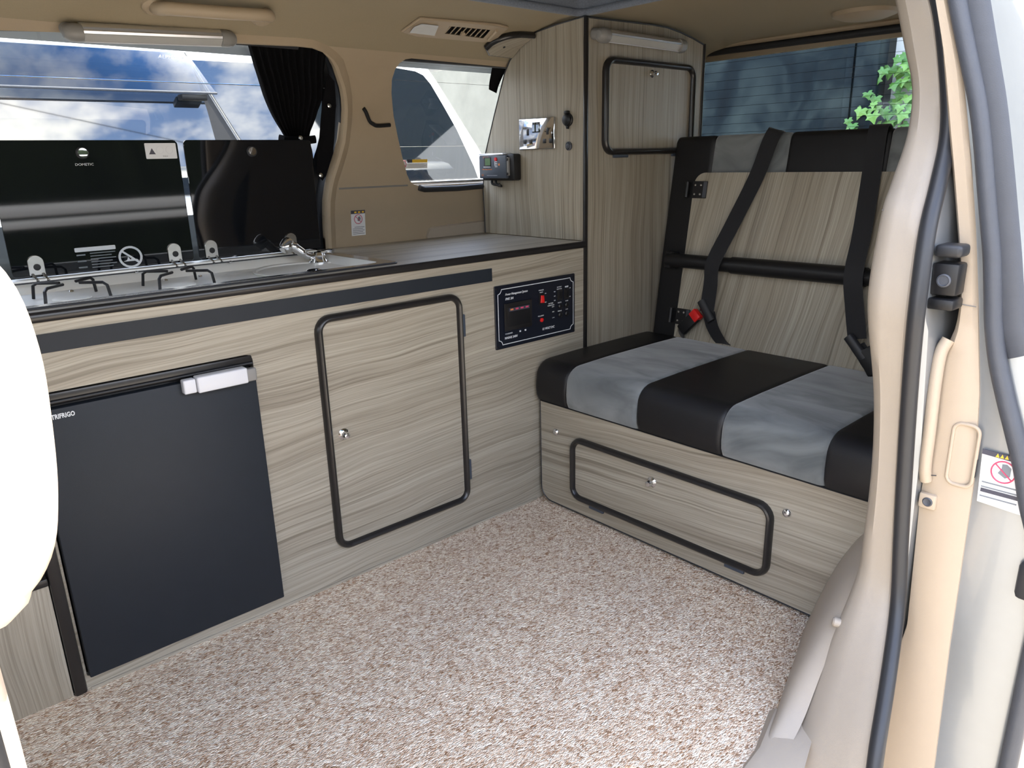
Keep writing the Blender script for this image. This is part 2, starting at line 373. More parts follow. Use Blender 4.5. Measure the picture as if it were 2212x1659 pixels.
def wrap(bm, outer, holes, off, thick=0.0, fn=WP):
    """flat outline in (x, s) wrapped onto the curved wall"""
    es = []
    for ps in [outer]+list(holes):
        vs = [bm.verts.new((p[0], p[1], 0)) for p in ps]
        es += [bm.edges.new((vs[i], vs[(i+1) % len(vs)])) for i in range(len(vs))]
    bmesh.ops.triangle_fill(bm, use_beauty=True, use_dissolve=False, edges=es)
    s0 = min(p[1] for p in outer); s1 = max(p[1] for p in outer)
    k = 0
    s = s0+0.02
    while s < s1:
        bmesh.ops.bisect_plane(bm, geom=list(bm.verts)+list(bm.edges)+list(bm.faces), plane_co=(0, s, 0), plane_no=(0, 1, 0)); s += 0.02
    for v in bm.verts: v.co = fn(v.co.x, v.co.y, off)
    if thick:
        bmesh.ops.recalc_face_normals(bm, faces=bm.faces)
        r = bmesh.ops.extrude_face_region(bm, geom=list(bm.faces))
        nv = [g for g in r['geom'] if isinstance(g, bmesh.types.BMVert)]
        for v in nv: v.co += Vector((0, thick, thick*0.35))
    return bm

# ================================================================== THE VAN: SHELL
# carpeted floor
bm = prism(NB(), [(-2.7,-.93),(-1.0,-.945),(-.645,-.947),(-.595,-.942),(-.445,-.901),(-.19,-.822),(.88,-.80),(.88,.46),(-2.7,.46)], 'xy', -.02, 0.0)
mk('floor', bm, 'carpet', label='pinkish beige flecked loop carpet covering the van floor', cat='floor', kind='structure')
# far side wall with the openings of the kitchen window and the rear quarter window
WIN1 = [(-1.75,.60),(-1.74,.65),(-1.70,.668),(-1.24,.674),(-1.14,.68),(-.756,.6935),(-.66,.6975),(-.62,.6965),(-.589,.688),(-.566,.670),(-.549,.649),(-.531,.620),(-.516,.592),(-.506,.564),(-.5,.536),(-.4985,.50),(-.502,.455),(-.511,.42),(-.523,.391),(-.535,.362),(-.543,.335),(-.550,.30),(-.553,.26),(-.554,.20),(-.554,.13),(-1.75,.13)]
WIN2 = [(-.325,.686),(-.343,.682),(-.357,.670),(-.364,.651),(-.363,.62),(-.356,.585),(-.346,.553),(-.336,.522),(-.315,.46),(-.296,.405),(-.281,.36),(-.272,.343),(-.259,.332),(-.239,.326),(.01,.327),(.30,.335),(.33,.36),(.33,.64),(.30,.68),(-.151,.684)]
wf = mk('wall_far', wrap(NB(), [(-2.8,-.14),(.90,-.14),(.90,.7005),(-2.8,.7005)], [WIN1, WIN2], 0.0), 'beige', label='beige moulded side trim panel along the far side of the van', cat='wall', kind='structure')
def reveal(outline, depth, name, material, lip=0.0):
    rows = []
    for (x, s) in outline+[outline[0]]:
        rows.append([WP(x, s, 0.0), WP(x, s, -depth*0.4), WP(x, s, -depth)])
    return mk(name, loft(NB(), rows), material, wf)
reveal(WIN1, .055, 'window_reveal', 'black_rubber'); reveal(WIN2, .05, 'window_reveal', 'beige')
def ringpath(outline, off, grow=0.0):
    cx = sum(p[0] for p in outline)/len(outline); cs = sum(p[1] for p in outline)/len(outline); out = []
    n = len(outline)
    for i, (x, s) in enumerate(outline):
        a = Vector((*outline[i-1], 0)); b = Vector((*outline[(i+1) % n], 0)); t = (b-a).normalized(); nn = Vector((t.y, -t.x, 0))
        if nn.dot(Vector((x-cx, s-cs, 0))) < 0: nn = -nn
        out.append(WP(x+nn.x*grow, s+nn.y*grow, off))
    return out
# rolled lip of the trim around the kitchen window
lip = [p for p in WIN1[4:25]]
bm = NB(); lp = []
rows = []
for i, (x, s) in enumerate(lip):
    a = Vector((*lip[max(i-1, 0)], 0)); b = Vector((*lip[min(i+1, len(lip)-1)], 0)); t = (b-a).normalized(); nn = Vector((-t.y, t.x, 0))
    if nn.x < 0 and nn.y < .5: nn = -nn
    if i < 5: nn = Vector((abs(nn.x)*.3, abs(nn.y), 0))
    w = .034
    rows.append([WP(x+nn.x*g*w, s+nn.y*g*w*(.6 if i < 6 else 1), o) for g, o in ((0,-.012),(0,.004),(.12,.011),(.35,.013),(.6,.008),(.85,.003),(1.0,-.001))])
mk('window_lip', loft(NB(), rows), 'beige', wf)
# horizontal joint in the pillar trim
rows = []
for i in range(13):
    x = -.505+i*.0188; rows.append([WP(x, .3275, .0004), WP(x, .3300, .0018), WP(x, .3325, .0004)])
mk('trim_joint', loft(NB(), rows), 'grey_plastic', wf)
# small moulded pocket at the foot of the wall
mk('moulded_pad', wrap(NB(), [(-.216,.172),(-.212,.188),(-.205,.198),(-.190,.202),(.01,.207),(.01,.172)], [], .010, thick=.012), 'beige_pale', wf)
# headlining: curves from the far wall over the roof, with the grey-lined opening of the lifting roof
YN = lambda y: -.505-y
CE = []
for i in range(13):
    s = .70+i*(1.029-.70)/12; p = WP(0, s); CE.append((p.y, p.z))
def ceil_pt(x, s, off=0.0):
    L1 = 1.029-.70; flat = .505
    if s < L1: p = WP(x, .70+s, off); return p
    if s < L1+flat: return Vector((x, -(s-L1), 1.302-off))
    p = WP(x, max(.62, 1.029-(s-L1-flat)), off); return Vector((x, YN(p.y), p.z))
L1 = 1.029-.70
hole = [(p[0], L1-p[1]) for p in rrect(-1.95, .012, -.62, .026, .03)]
mk('ceiling', wrap(NB(), [(-2.8,0),(.86,0),(.86,L1*2+.505),(-2.8,L1*2+.505)], [hole], 0.0, fn=ceil_pt), 'headliner', label='beige cloth headlining under the roof of the van', cat='ceiling', kind='structure')
hp = rrect(-1.95, .012, -.62, .026, .03)
rl = mk('trim_1', loft(NB(), [[(x, y, z) for z in (1.300, 1.33, 1.36, 1.40)] for x, y in hp+[hp[0]]]), 'felt', label='grey felt lining around the edge of the roof opening', cat='trim', kind='structure')
mk('felt_edge', tube(NB(), [(x, y, 1.302) for x, y in hp], .009, closed=True, seg=8), 'felt', rl)
mk('roof_board', prism(NB(), rrect(-1.97, .03, -.64, .045, .03), 'xy', 1.40, 1.42), 'felt', rl)
# outer roof skin over everything
rows = []
for x in (-3.0, -2.0, -1.0, 0.0, .98):
    rows.append([(x, y, z) for y, z in ((.455,1.20),(.43,1.24),(.36,1.29),(.2,1.36),(0,1.43),(-.25,1.445),(-.5,1.43),(-.70,1.36),(-.86,1.29),(-.905,1.24))])
mk('roof_skin', loft(NB(), rows), 'silver_paint', rl)
rows = [[(x, y, z) for y, z in ((.52,.83),(.545,.66),(.55,.3),(.54,-.25))] for x in (-3.0,-1.0,.95)]
mk('lower_skin', loft(NB(), rows), 'silver_paint', rl)
# outer body skin below and between the far windows
# glass of the far windows
def pane(name, outline, off, label, matname='clear_glass'):
    return mk(name, wrap(NB(), outline, [], off), matname, label=label, cat='window', kind='structure')
def inflate(outline, g): return [tuple(p) for p in _inf(outline, g)]
def _inf(outline, g):
    cx = sum(p[0] for p in outline)/len(outline); cs = sum(p[1] for p in outline)/len(outline); n = len(outline)
    for i, (x, s) in enumerate(outline):
        a = Vector((*outline[i-1], 0)); b = Vector((*outline[(i+1) % n], 0)); t = (b-a).normalized(); nn = Vector((t.y, -t.x, 0))
        if nn.dot(Vector((x-cx, s-cs, 0))) < 0: nn = -nn
        yield (x+nn.x*g, s+nn.y*g)
w1 = pane('window_1', WIN1, -.052, 'side window behind the hob with black curtain tied at its end')
w2 = pane('window_2', WIN2, -.047, 'small rear quarter window with warning sticker in the far wall')
mk('black_border', wrap(NB(), WIN1, [[(x, s) for x, s in inflate(WIN1, -.030)]], -.049), 'black_rubber', w1)
mk('lit_glass_edge', tube(NB(), [WP(x, .566+.008*(x+1.2), -.046) for x in (-1.7,-1.4,-1.1,-.9,-.7,-.53)], .0012, seg=6), 'chrome', w1)  # bright bar stands for light caught in the edge of the glass
mk('window_channel', loft(NB(), [[WP(x, .688, -.012), WP(x, .676, -.012), WP(x, .673, -.026), WP(x, .673, -.05)] for x in (-1.74,-1.4,-1.1,-.75,-.64)]), 'black_rubber', w1)
mk('window_channel', tube(NB(), [WP(x, .671+.001*i, -.022) for i, x in enumerate((-.345,-.2,-.1,0,.1))], .0095, seg=8), 'black_rubber', w2)
mk('window_sill_seal', tube(NB(), [WP(x, s, .006) for x, s in ((-.242,.322),(-.225,.317),(-.1,.315),(.02,.318))], .0085, seg=8), 'black_rubber', w2)
mk('window_chrome', tube(NB(), [WP(x, .331, -.035) for x in (-.262,-.2,-.1,.05)], .004, seg=6), 'alu', w2)
for k, s in enumerate((.43, .60, .645)):
    mk('heater_wire', tube(NB(), [WP(x, s, -.045) for x in (-.33,-.2,-.05,.1)], .0004, seg=4), 'grey_plastic', w2)
# warning sticker on the quarter window glass: pictogram, yellow band, small print
st = thing('warning_sticker', 'wide warning sticker with yellow band on the quarter window glass', 'sticker', WP(-.24,.385,-.044))
def wq(x0, x1, s0, s1, off, m, par, name):
    return mk(name, wrap(NB(), [(x0,s0),(x1,s0),(x1,s1),(x0,s1)], [], off), m, par)
wq(-.272,-.178,.370,.385,-.0440,'sticker_white',st,'sticker_sheet'); wq(-.272,-.253,.370,.395,-.0438,'sticker_white',st,'sticker_sheet')
wq(-.251,-.233,.386,.395,-.0438,'sticker_dark',st,'warning_band'); wq(-.233,-.178,.386,.395,-.0438,'sticker_yellow',st,'warning_band')
for k in range(3): wq(-.248,-.19+.006*(k%2),.3735+k*.004,.3742+k*.004,-.0434,'grey_plastic',st,'print_line')
mk('prohibition_ring', tube(NB(), [WP(-.2625+.0075*math.cos(t*.3927), .3825+.010*math.sin(t*.3927), -.0432) for t in range(16)], .0008, closed=True, seg=5), 'sticker_red', st)
mk('prohibition_bar', tube(NB(), [WP(-.268,.389,-.0432), WP(-.257,.376,-.0432)], .0009, seg=5), 'sticker_red', st)

# rear end: trim around the tailgate window, glass, header
rw = prism(NB(), [(-.84,.0),(.46,.0),(.44,1.10),(.34,1.25),(.2,1.30),(-.62,1.30),(-.80,1.22)], 'yz', .86, .875, holes=[rrect(-.74,.33,.86,1.256,.04)])
rw = mk('wall_rear', rw, 'beige', label='beige tailgate trim around the rear window', cat='wall', kind='structure')
mk('window_seal', tube(NB(), [(.852, .34, 1.283), (.850, .1, 1.282), (.850, -.3, 1.279), (.852, -.70, 1.275)], .011, seg=8), 'black_rubber', rw)
mk('header_pad', tube(NB(), [(.845, .36, 1.300), (.842, 0, 1.300), (.845, -.66, 1.297)], 1, flat=(.009, .018), up=(0,0,1), seg=10), 'beige', rw)
w3 = mk('window_3', prism(NB(), rrect(-.76,.35,.84,1.27,.04), 'yz', .885, .889), 'rear_glass', label='tailgate window with fine heater lines above the seat back', cat='window', kind='structure')
z = .90
hw = None
while z < 1.25:
    if hw is None: hw = mk('heater_wire', tube(NB(), [(.884, -.70, z), (.884, .31, z)], .0005, seg=4), 'black_rubber', w3); z0 = z
    else: copy_part(hw, w3, (0, 0, z-z0))
    z += .029

# near side: inner quarter trim, door jamb with its rubber, lower fairing
def near_pt(x, s, off=0.0):
    p = WP(x, s, off); return Vector((x, YN(p.y), p.z))
wn = mk('wall_near', wrap(NB(), [(-.30,-.14),(.88,-.14),(.88,.70),(-.15,.70),(-.20,.50)], [], 0.0, fn=near_pt), 'beige', label='beige quarter trim on the door side beside the bench seat', cat='wall', kind='structure')  # wall closed where its window would be, to keep sun off the floor
PIN = [(-.17,-.80,1.29),(-.20,-.838,1.235),(-.23,-.873,1.168),(-.24,-.899,1.098),(-.26,-.926,1.034),(-.30,-.943,.965),(-.35,-.947,.892),(-.38,-.951,.853),(-.41,-.957,.76),(-.41,-.961,.697),(-.385,-.973,.576),(-.37,-.978,.455),(-.36,-.976,.324),(-.37,-.976,.239),(-.43,-.967,.126),(-.49,-.965,.037),(-.55,-.963,-.052),(-.62,-.962,-.15)]
POUT = [(-.19,-.85,1.29),(-.22,-.893,1.225),(-.25,-.932,1.157),(-.258,-.950,1.105),(-.28,-.975,1.022),(-.32,-.996,.956),(-.37,-1.009,.893),(-.41,-1.017,.831),(-.43,-1.024,.736),(-.42,-1.023,.66),(-.40,-1.022,.553),(-.385,-1.025,.43),(-.38,-1.030,.34),(-.39,-1.042,.234),(-.46,-1.066,.151),(-.53,-1.087,.074),(-.57,-1.10,.0),(-.64,-1.11,-.10)]
pi_ = smoothpath(PIN, 5); po_ = smoothpath(POUT, 5)
rows = []
for a, b in zip(pi_, po_):
    d = b-a
    rows.append([a+Vector((.10,.012,0)), a+Vector((.03,.010,0)), a+Vector((.008,.004,0)), a, a+d*.10+Vector((-.006,0,0)), a+d*.35+Vector((-.010,0,0)), a+d*.42+Vector((-.0085,0,0)), a+d*.7+Vector((-.006,0,0)), a+d*.93+Vector((-.001,0,0)), b+Vector((.004,0,0)), b+Vector((.03,.004,0))])
jm = mk('trim_2', loft(NB(), rows), 'beige_pale', label='pale beige rear pillar trim beside the sliding door opening', cat='trim', kind='structure')
mk('trim_joint', tube(NB(), [Vector((-.3795,-.9500,.857)), Vector((-.386,-.966,.856)), Vector((-.392,-.984,.855))], .0007, seg=5), 'grey_plastic', jm)
mk('fixing_clip', lathe(NB(), (-.405,-.968,.165), (-.4,.9,.1), [(.0085,-.004),(.0085,.006),(.006,.009),(0,.0095)]), 'beige_pale', jm)
sl = [Vector((p.x-.004, p.y-.012, p.z)) for p in po_]
mk('trim_3', tube(NB(), sl, .0115, seg=10), 'black_rubber', label='black rubber door seal running along the pillar trim', cat='trim', kind='structure')
# lower fairing over the wheel arch
FA = [(.02,[(-.80,0),(-.825,.11),(-.865,.20),(-.91,.27),(-.96,.33)]),(-.19,[(-.823,0),(-.854,.109),(-.884,.185),(-.915,.24),(-.968,.30)]),
      (-.32,[(-.862,0),(-.885,.09),(-.912,.16),(-.942,.215),(-.978,.27)]),(-.445,[(-.901,0),(-.912,.05),(-.928,.085),(-.948,.105),(-.972,.11)]),
      (-.52,[(-.924,0),(-.930,.020),(-.940,.032),(-.953,.034),(-.975,.028)]),(-.60,[(-.944,0),(-.947,.006),(-.953,.009),(-.960,.008),(-.98,.0)])]
FC = [smoothpath([(x, r[c][0], r[c][1]) for x, r in FA], 5) for c in range(5)]
FC = [smoothpath([FC[c][i] for c in range(5)], 4) for i in range(len(FC[0]))]
mk('trim_4', loft(NB(), FC), 'beige_pale', label='beige moulded fairing at the foot of the rear pillar', cat='trim', kind='structure')
bm = loft(NB(), [[(x, y, z) for y, z in r] for x, r in ((-.50,[(-.905,-.002),(-.918,.012),(-.94,.018),(-.99,.016)]),(-.60,[(-.936,-.002),(-.946,.012),(-.96,.016),(-1.02,.010)]),(-.66,[(-.944,-.002),(-.952,.012),(-.968,.016),(-1.03,.008)]),(-2.4,[(-.932,-.002),(-.94,.012),(-.955,.016),(-1.02,.008)]))])
mk('trim_5', bm, 'beige_pale', label='beige scuff plate along the sill of the sliding door', cat='trim', kind='structure')
# silver body side seen in the gap between pillar and open door
rows = []
for z_, y_ in ((1.20,-.915),(1.10,-.965),(1.0,-1.0),(.9,-1.018),(.8,-1.03),(.72,-1.038),(.705,-1.040),(.69,-1.044),(.5,-1.046),(.3,-1.048),(.1,-1.05),(-.2,-1.05)):
    q_ = [p for p in po_ if p.z <= max(z_, .30)+1e-6][0]; xo, yo = q_.x, q_.y
    rows.append([(xo+.012, yo-.004, z_), (xo+.022, min(y_, yo-.014), z_), (xo+.05, min(y_, yo-.018), z_), (-.2, y_, z_), (.2, y_, z_), (.9, y_+.02, z_)])
bs = mk('body_side', loft(NB(), rows), 'silver_paint', label='silver painted van body side behind the open sliding door', cat='body panel')
rb = thing('rail_bracket', 'black plastic rail end cover with screw on the silver body side', 'bracket', (-.38,-1.05,.735))
mk('cover', box(NB(), -.398,-.362,-1.071,-1.036,.742,.788,.004), 'black_plastic', rb)
mk('cover_cap', box(NB(), -.402,-.362,-1.072,-1.036,.796,.814,.006,3), 'black_rubber', rb)
mk('foot', box(NB(), -.403,-.362,-1.072,-1.034,.722,.738,.004), 'black_plastic', rb)
mk('screw', lathe(NB(), (-.398,-1.054,.764), (-1,0,0), [(.0095,0),(.0095,.002),(.0075,.003),(.0065,.0015),(0,.0015)]), 'grey_rubber', rb)

# cab end, out of view in front: bulkhead, windscreen and seats, added to cut light from the open front
wfr = mk('wall_front', box(NB(), -2.82,-2.78,-.96,.47,-.02,.84), 'grey_plastic', label='dark grey dashboard bulkhead added at the cab end to cut light', cat='wall', kind='structure')
mk('window_4', prism(NB(), [(-.93,.84),(.44,.84),(.36,1.20),(-.86,1.20)], 'yz', -2.80, -2.795), 'rear_glass', label='windscreen above the dashboard at the cab end', cat='window', kind='structure')
for yy, ll in ((-.62,'behind the front door pillar'),(.12,'ahead of the low oak locker')):  # unseen seats, added with the bulkhead to block light from the front
    fs = thing('cab_seat', 'added beige cab seat %s' % ll, 'seat', (-2.15, yy, 0))
    mk('seat_back', box(NB(), -2.08,-1.94,yy-.24,yy+.24,.30,.92,.05,3), 'beige', fs)
    mk('headrest', box(NB(), -2.05,-1.95,yy-.13,yy+.13,.94,1.12,.035,3), 'beige', fs)
    mk('seat_base', box(NB(), -2.50,-1.96,yy-.24,yy+.24,.002,.36,.05,3), 'beige', fs)

# ------------------------------------------------------------------ sliding door, slid back
dr = thing('door_1', 'open sliding door seen edge on with beige inner trim and silver frame', 'door', (-.2,-1.09,-.15), kind='structure')
def curve_y(tab, z):
    if z >= tab[0][0]: return tab[0][1]
    for (z0, y0), (z1, y1) in zip(tab, tab[1:]):
        if z1 <= z <= z0: return y0+(y1-y0)*(z0-z)/(z0-z1)
    return tab[-1][1]
BL = [(1.30,-.93),(1.14,-.973),(1.079,-.990),(.956,-1.016),(.86,-1.037),(.763,-1.057),(.708,-1.061),(.685,-1.059),(.665,-1.054),(.631,-1.044),(.62,-1.0435),(.469,-1.047),(.404,-1.046),(.307,-1.050),(.177,-1.055),(.077,-1.041),(-.136,-1.034)]
BR = [(1.30,-.95),(1.137,-.994),(1.046,-1.024),(.924,-1.052),(.829,-1.071),(.726,-1.089),(.598,-1.109),(.462,-1.121),(.40,-1.122),(.296,-1.124),(.169,-1.126),(-.136,-1.136)]
SDL = [(1.30,-.950),(1.137,-.994),(.985,-1.044),(.798,-1.085),(.70,-1.101),(.634,-1.117),(.57,-1.141),(.504,-1.165),(.437,-1.184),(.38,-1.205),(.25,-1.22),(-.13,-1.22)]
GRR = [(1.30,-.985),(1.129,-1.040),(1.013,-1.071),(.893,-1.102),(.77,-1.131),(.70,-1.149),(.66,-1.175),(.60,-1.20),(.5,-1.215),(.3,-1.225),(-.13,-1.22)]
zs = [1.30-.015*i for i in range(97)]
XD = -.35
def dstrip(name, A, B, xf, material, depth, bulge=.004):
    rows = []
    for z_ in zs:
        a, b = curve_y(A, z_), curve_y(B, z_)
        rows.append([(xf+depth, a+.001, z_), (xf+.012, a, z_), (xf+.002, a-.003, z_), (xf-bulge, a*.75+b*.25, z_), (xf-bulge, a*.25+b*.75, z_), (xf+.001, b+.002, z_), (xf+.012, b, z_), (xf+depth, b, z_)])
    return mk(name, loft(NB(), rows), material, dr)
inner = dstrip('inner_trim', BL, BR, XD, 'beige_door', .9)
mk('frame', loft(NB(), [[(XD+.004, curve_y(BR, z_)+.002, z_), (XD+.003, curve_y(BR, z_)-.006, z_), (XD+.003, curve_y(GRR, z_)+.01, z_), (XD+.006, curve_y(GRR, z_)+.003, z_), (XD+.014, curve_y(GRR, z_), z_), (XD+.5, curve_y(GRR, z_)-.004, z_), (XD+1.0, curve_y(GRR, z_)+.012, z_)] for z_ in zs]), 'silver_paint', dr)
sp_ = smoothpath([(XD-.004, curve_y(SDL, 1.30-.05*i)-.012, 1.30-.05*i) for i in range(29)], 4)
mk('door_seal', tube(NB(), sp_, .0125, seg=10), 'grey_rubber', dr)
sp2 = [Vector((p.x+.002, (p.y-.012+curve_y(GRR, p.z))/2+.002, p.z)) for p in sp_ if p.z > .66]
mk('door_seal_flap', tube(NB(), sp2, 1, flat=(.006,.017), up=(-1,0,0), seg=8), 'grey_rubber', dr)
# pull handle moulded in the inner trim
hb = smoothpath([(XD-.006,-1.058,.672),(XD-.012,-1.052,.650),(XD-.016,-1.052,.60),(XD-.016,-1.054,.53),(XD-.012,-1.054,.47),(XD-.006,-1.056,.445)], 5)
mk('pull_handle', tube(NB(), hb, .009, seg=10), 'beige_door', dr, label='moulded beige pull handle')
pk = rrect(-1.118,-1.083,.450,.548,.012)
mk('moulded_recess', tube(NB(), [(XD-.0045, y, z) for y, z in pk], .0028, closed=True, seg=8), 'beige_door', dr)
mk('trim_joint', tube(NB(), [(XD-.0046,-1.058,.726),(XD-.0046,-1.072,.725),(XD-.0046,-1.087,.724)], .0007, seg=5), 'grey_plastic', dr)
mk('trim_joint', tube(NB(), [(XD-.006,-1.050,.459),(XD-.010,-1.062,.456),(XD-.007,-1.07,.457)], .0009, seg=5), 'black_rubber', dr)
mk('latch_slot', box(NB(), XD-.006, XD, -1.121,-1.116,.468,.498,.001), 'black_rubber', dr)
mk('screw_seat', box(NB(), XD-.010, XD, -1.076,-1.050,.398,.424,.004), 'beige_door', dr)
mk('screw', lathe(NB(), (XD-.010,-1.064,.411), (-1,0,0), [(.0075,0),(.0075,.001),(.006,.002),(.004,.001),(0,.001)]), 'grey_rubber', dr)
mk('latch', box(NB(), XD-.012, XD+.01, -1.232,-1.196,.30,.36,.008), 'black_rubber', dr)
ds = thing('door_sticker', 'white warning sticker with crossed-out hand on the silver door edge', 'sticker', (XD,-1.155,.43))
mk('sticker_sheet', prism(NB(), [(-1.128,.432),(-1.190,.428),(-1.184,.512),(-1.124,.515)], 'yz', XD-.0015, XD), 'sticker_white', ds)
mk('warning_band', prism(NB(), [(-1.1245,.508),(-1.1845,.505),(-1.184,.5125),(-1.124,.5155)], 'yz', XD-.0022, XD-.0005), 'sticker_dark', ds)
for k in range(3): mk('warning_mark', prism(NB(), [(-1.142-k*.006,.508),(-1.147-k*.006,.508),(-1.1445-k*.006,.514)], 'yz', XD-.0028, XD-.002), 'sticker_yellow', ds)
mk('prohibition_ring', tube(NB(), [(XD-.002,-1.155+.0155*math.cos(t*.2618), .487+.0165*math.sin(t*.2618)) for t in range(24)], .0011, closed=True, seg=6), 'sticker_red', ds)
mk('prohibition_bar', tube(NB(), [(XD-.002,-1.143,.498),(XD-.002,-1.167,.476)], .001, seg=6), 'sticker_red', ds)
mk('hand_mark', prism(NB(), [(-1.148,.484),(-1.152,.492),(-1.152,.499),(-1.158,.500),(-1.164,.495),(-1.164,.482),(-1.158,.478)], 'yz', XD-.0018, XD-.001), 'pale_print', ds)
for k in range(4):
    mk('print_line', box(NB(), XD-.002, XD-.001, -1.184+(k%2)*.006,-1.130,.464-k*.0075,.466-k*.0075+(.004 if k == 2 else 0)), 'sticker_dark' if k == 2 else 'pale_print', ds)

# ------------------------------------------------------------------ front pillar with its big grab handle (at the edge of the view)
gh = thing('grab_handle', 'large pale cream entry grab handle on the front door pillar', 'handle', (-1.50,-.90,.66))
pth = smoothpath([(-1.560,-.885,.912),(-1.520,-.900,.902),(-1.4990,-.905,.878),(-1.4935,-.907,.840),(-1.4955,-.907,.795),(-1.500,-.906,.750),(-1.508,-.904,.715),(-1.525,-.900,.696),(-1.560,-.885,.690)], 5)
mk('grip', tube(NB(), pth, [.020+.004*math.sin(math.pi*i/(len(pth)-1)) for i in range(len(pth))], seg=16), 'beige_handle', gh)
mk('lower_mount', lathe(NB(), (-1.525,-.898,.695), (-.3,.1,-1), [(.021,-.02),(.027,-.008),(.026,.008),(.018,.022),(0,.027)]), 'beige_handle', gh)
bp = thing('trim_6', 'cream front pillar trim behind the grab handle', 'trim', (-1.6,-.9,-.1), kind='structure')
rows = []
for i in range(15):
    z_ = -.12+i*.10; x = -1.531+.004*math.sin(z_*3)+(.0 if z_ > .5 else .0)
    rows.append([(x-.012,-.925,z_),(x-.004,-.912,z_),(x,-.90,z_),(x-.004,-.885,z_),(x-.03,-.87,z_),(x-.25,-.86,z_)])
mk('pillar_trim', loft(NB(), rows), 'beige_handle', bp)
mk('pillar_seal', tube(NB(), [(-1.552+.004*math.sin(z_*3),-.935,z_) for z_ in [-.12+.1*i for i in range(15)]], .012, seg=8), 'black_rubber', bp)
mk('pillar_body', box(NB(), -1.80,-1.555,-.99,-.90,-.25,1.28,.01), 'silver_paint', bp)

# ================================================================== FITTED FURNITURE
def edge_trim(name, pts, plane, d, half_w, half_d, parent, closed=True, m='black_trim', seg=10):
    up = {'xz': (0,1,0), 'yz': (1,0,0)}[plane]
    return mk(name, tube(NB(), [to3(plane, a, b, d) for a, b in pts], 1, closed=closed, flat=(half_d, half_w), up=up, seg=seg), m, parent)
def knob(parent, c, axis, r=.011, name='push_knob'):
    return mk(name, lathe(NB(), c, axis, [(r*1.25,-.001),(r*1.25,.002),(r*.95,.0045),(r*.72,.006),(r*.68,.012),(r*.80,.014),(r*.62,.019),(0,.0205)], 24), 'chrome', parent)

# ---- kitchen cabinet
kc = thing('kitchen_cabinet', 'long grey oak kitchen cabinet with cupboard door and fridge opening', 'cabinet', (-.69,.2,0))
FRH = rrect(-1.372,-.979,.030,.583,(.004,.014,.004,.004),4)
mk('front_panel', prism(NB(), [(-1.376,0),(-.001,0),(-.001,.704),(-1.376,.704)], 'xz', 0.0, .015, holes=[FRH]), 'wood_h', kc, smooth=0)
mk('carcass', box(NB(), -.965,-.002,.016,.44,.0,.62), 'wood_h', kc)
mk('carcass_side', box(NB(), -1.376,-1.374,.016,.44,.0,.70), 'wood_h', kc)
kd = mk('cupboard_door', prism(NB(), rrect(-.831,-.456,.092,.627,.026), 'xz', -.004, -.0002, bev=.0008, seg=1), 'wood_h', kc)
edge_trim('door_trim', rrect(-.832,-.455,.091,.628,.028), 'xz', -.002, .0085, .013, kd)
knob(kd, (-.797,-.004,.363), (0,-1,0), .0105)
for z0 in (.525,.140): mk('hinge', box(NB(), -.4475,-.4385,-.007,-.0002,z0,z0+.056,.0015), 'controller_blue', kd, label='small slate blue hinge')
mk('dark_strip', prism(NB(), [(-1.376,.651),(-.344,.651),(-.344,.683),(-1.376,.683)], 'xz', -.0028, 0.0), 'fridge_door', kc, label='long dark inlay strip under the worktop')
mk('corner_post', box(NB(), -1.3975,-1.3765,-.006,.02,0,.703,.004), 'black_trim', kc)
mk('plinth', box(NB(), -1.37,-.20,-.0035,-.0002,.0,.006), 'wood_h', kc)

# ---- low locker in front of the kitchen
lk = thing('low_locker', 'low pale oak locker with vertical grain beside the fridge', 'cabinet', (-1.70,.2,0))
mk('body', box(NB(), -1.90,-1.399,.001,.42,0,.236,.001), 'wood_v', lk)
mk('top_edge', box(NB(), -1.90,-1.3985,-.004,.42,.2365,.252,.003), 'black_trim', lk)

# ---- fridge
fr = thing('fridge', 'compact dark slate fridge with silver latch handle built into cabinet', 'fridge', (-1.175,.2,.03))
mk('body', box(NB(), -1.368,-.983,.012,.42,.034,.578,.004), 'black_plastic', fr)
mk('top_frame', box(NB(), -1.370,-.981,-.004,.012,.560,.581,.003), 'black_trim', fr)
mk('frame_rib', tube(NB(), [(-1.369,-.004,.5655),(-.983,-.004,.5655)], .004, seg=8), 'black_plastic', fr)
fd = mk('door', box(NB(), -1.369,-.982,-.014,.006,.032,.556,.0025), 'fridge_door', fr)
mk('handle_grip', box(NB(), -1.103,-1.006,-.036,-.012,.535,.566,.003,3), 'silver_plastic', fd, label='silver latch handle')
mk('handle_end', box(NB(), -1.127,-1.1035,-.030,-.012,.536,.5635,.003,3), 'silver_plastic', fd)
mk('handle_end', box(NB(), -1.0055,-.984,-.026,-.012,.534,.560,.003,3), 'grey_plastic', fd)
text('VITRIFRIGO', .0115, FY((-1.3065,-.0143,.542)), 'white_print', fd, align='RIGHT', bold=.0003, sx=.72)

# ---- worktop
wt = thing('worktop', 'grey oak laminate worktop with black front edge over the kitchen cabinet', 'worktop', (-.8,.2,.704))
mk('top', prism(NB(), [(-1.95,-.004),(-.003,-.004),(-.003,.449),(-1.95,.449)], 'xy', .7045, .720, holes=[[(-1.385,.046),(-.618,.046),(-.618,.372),(-1.385,.372)]]), 'wood_top', wt, smooth=0)
mk('front_edge', tube(NB(), [(-1.95,-.0045,.7122),(-.0035,-.0045,.7122)], 1, flat=(.0090,.0055), up=(0,0,1), seg=12), 'black_trim', wt)

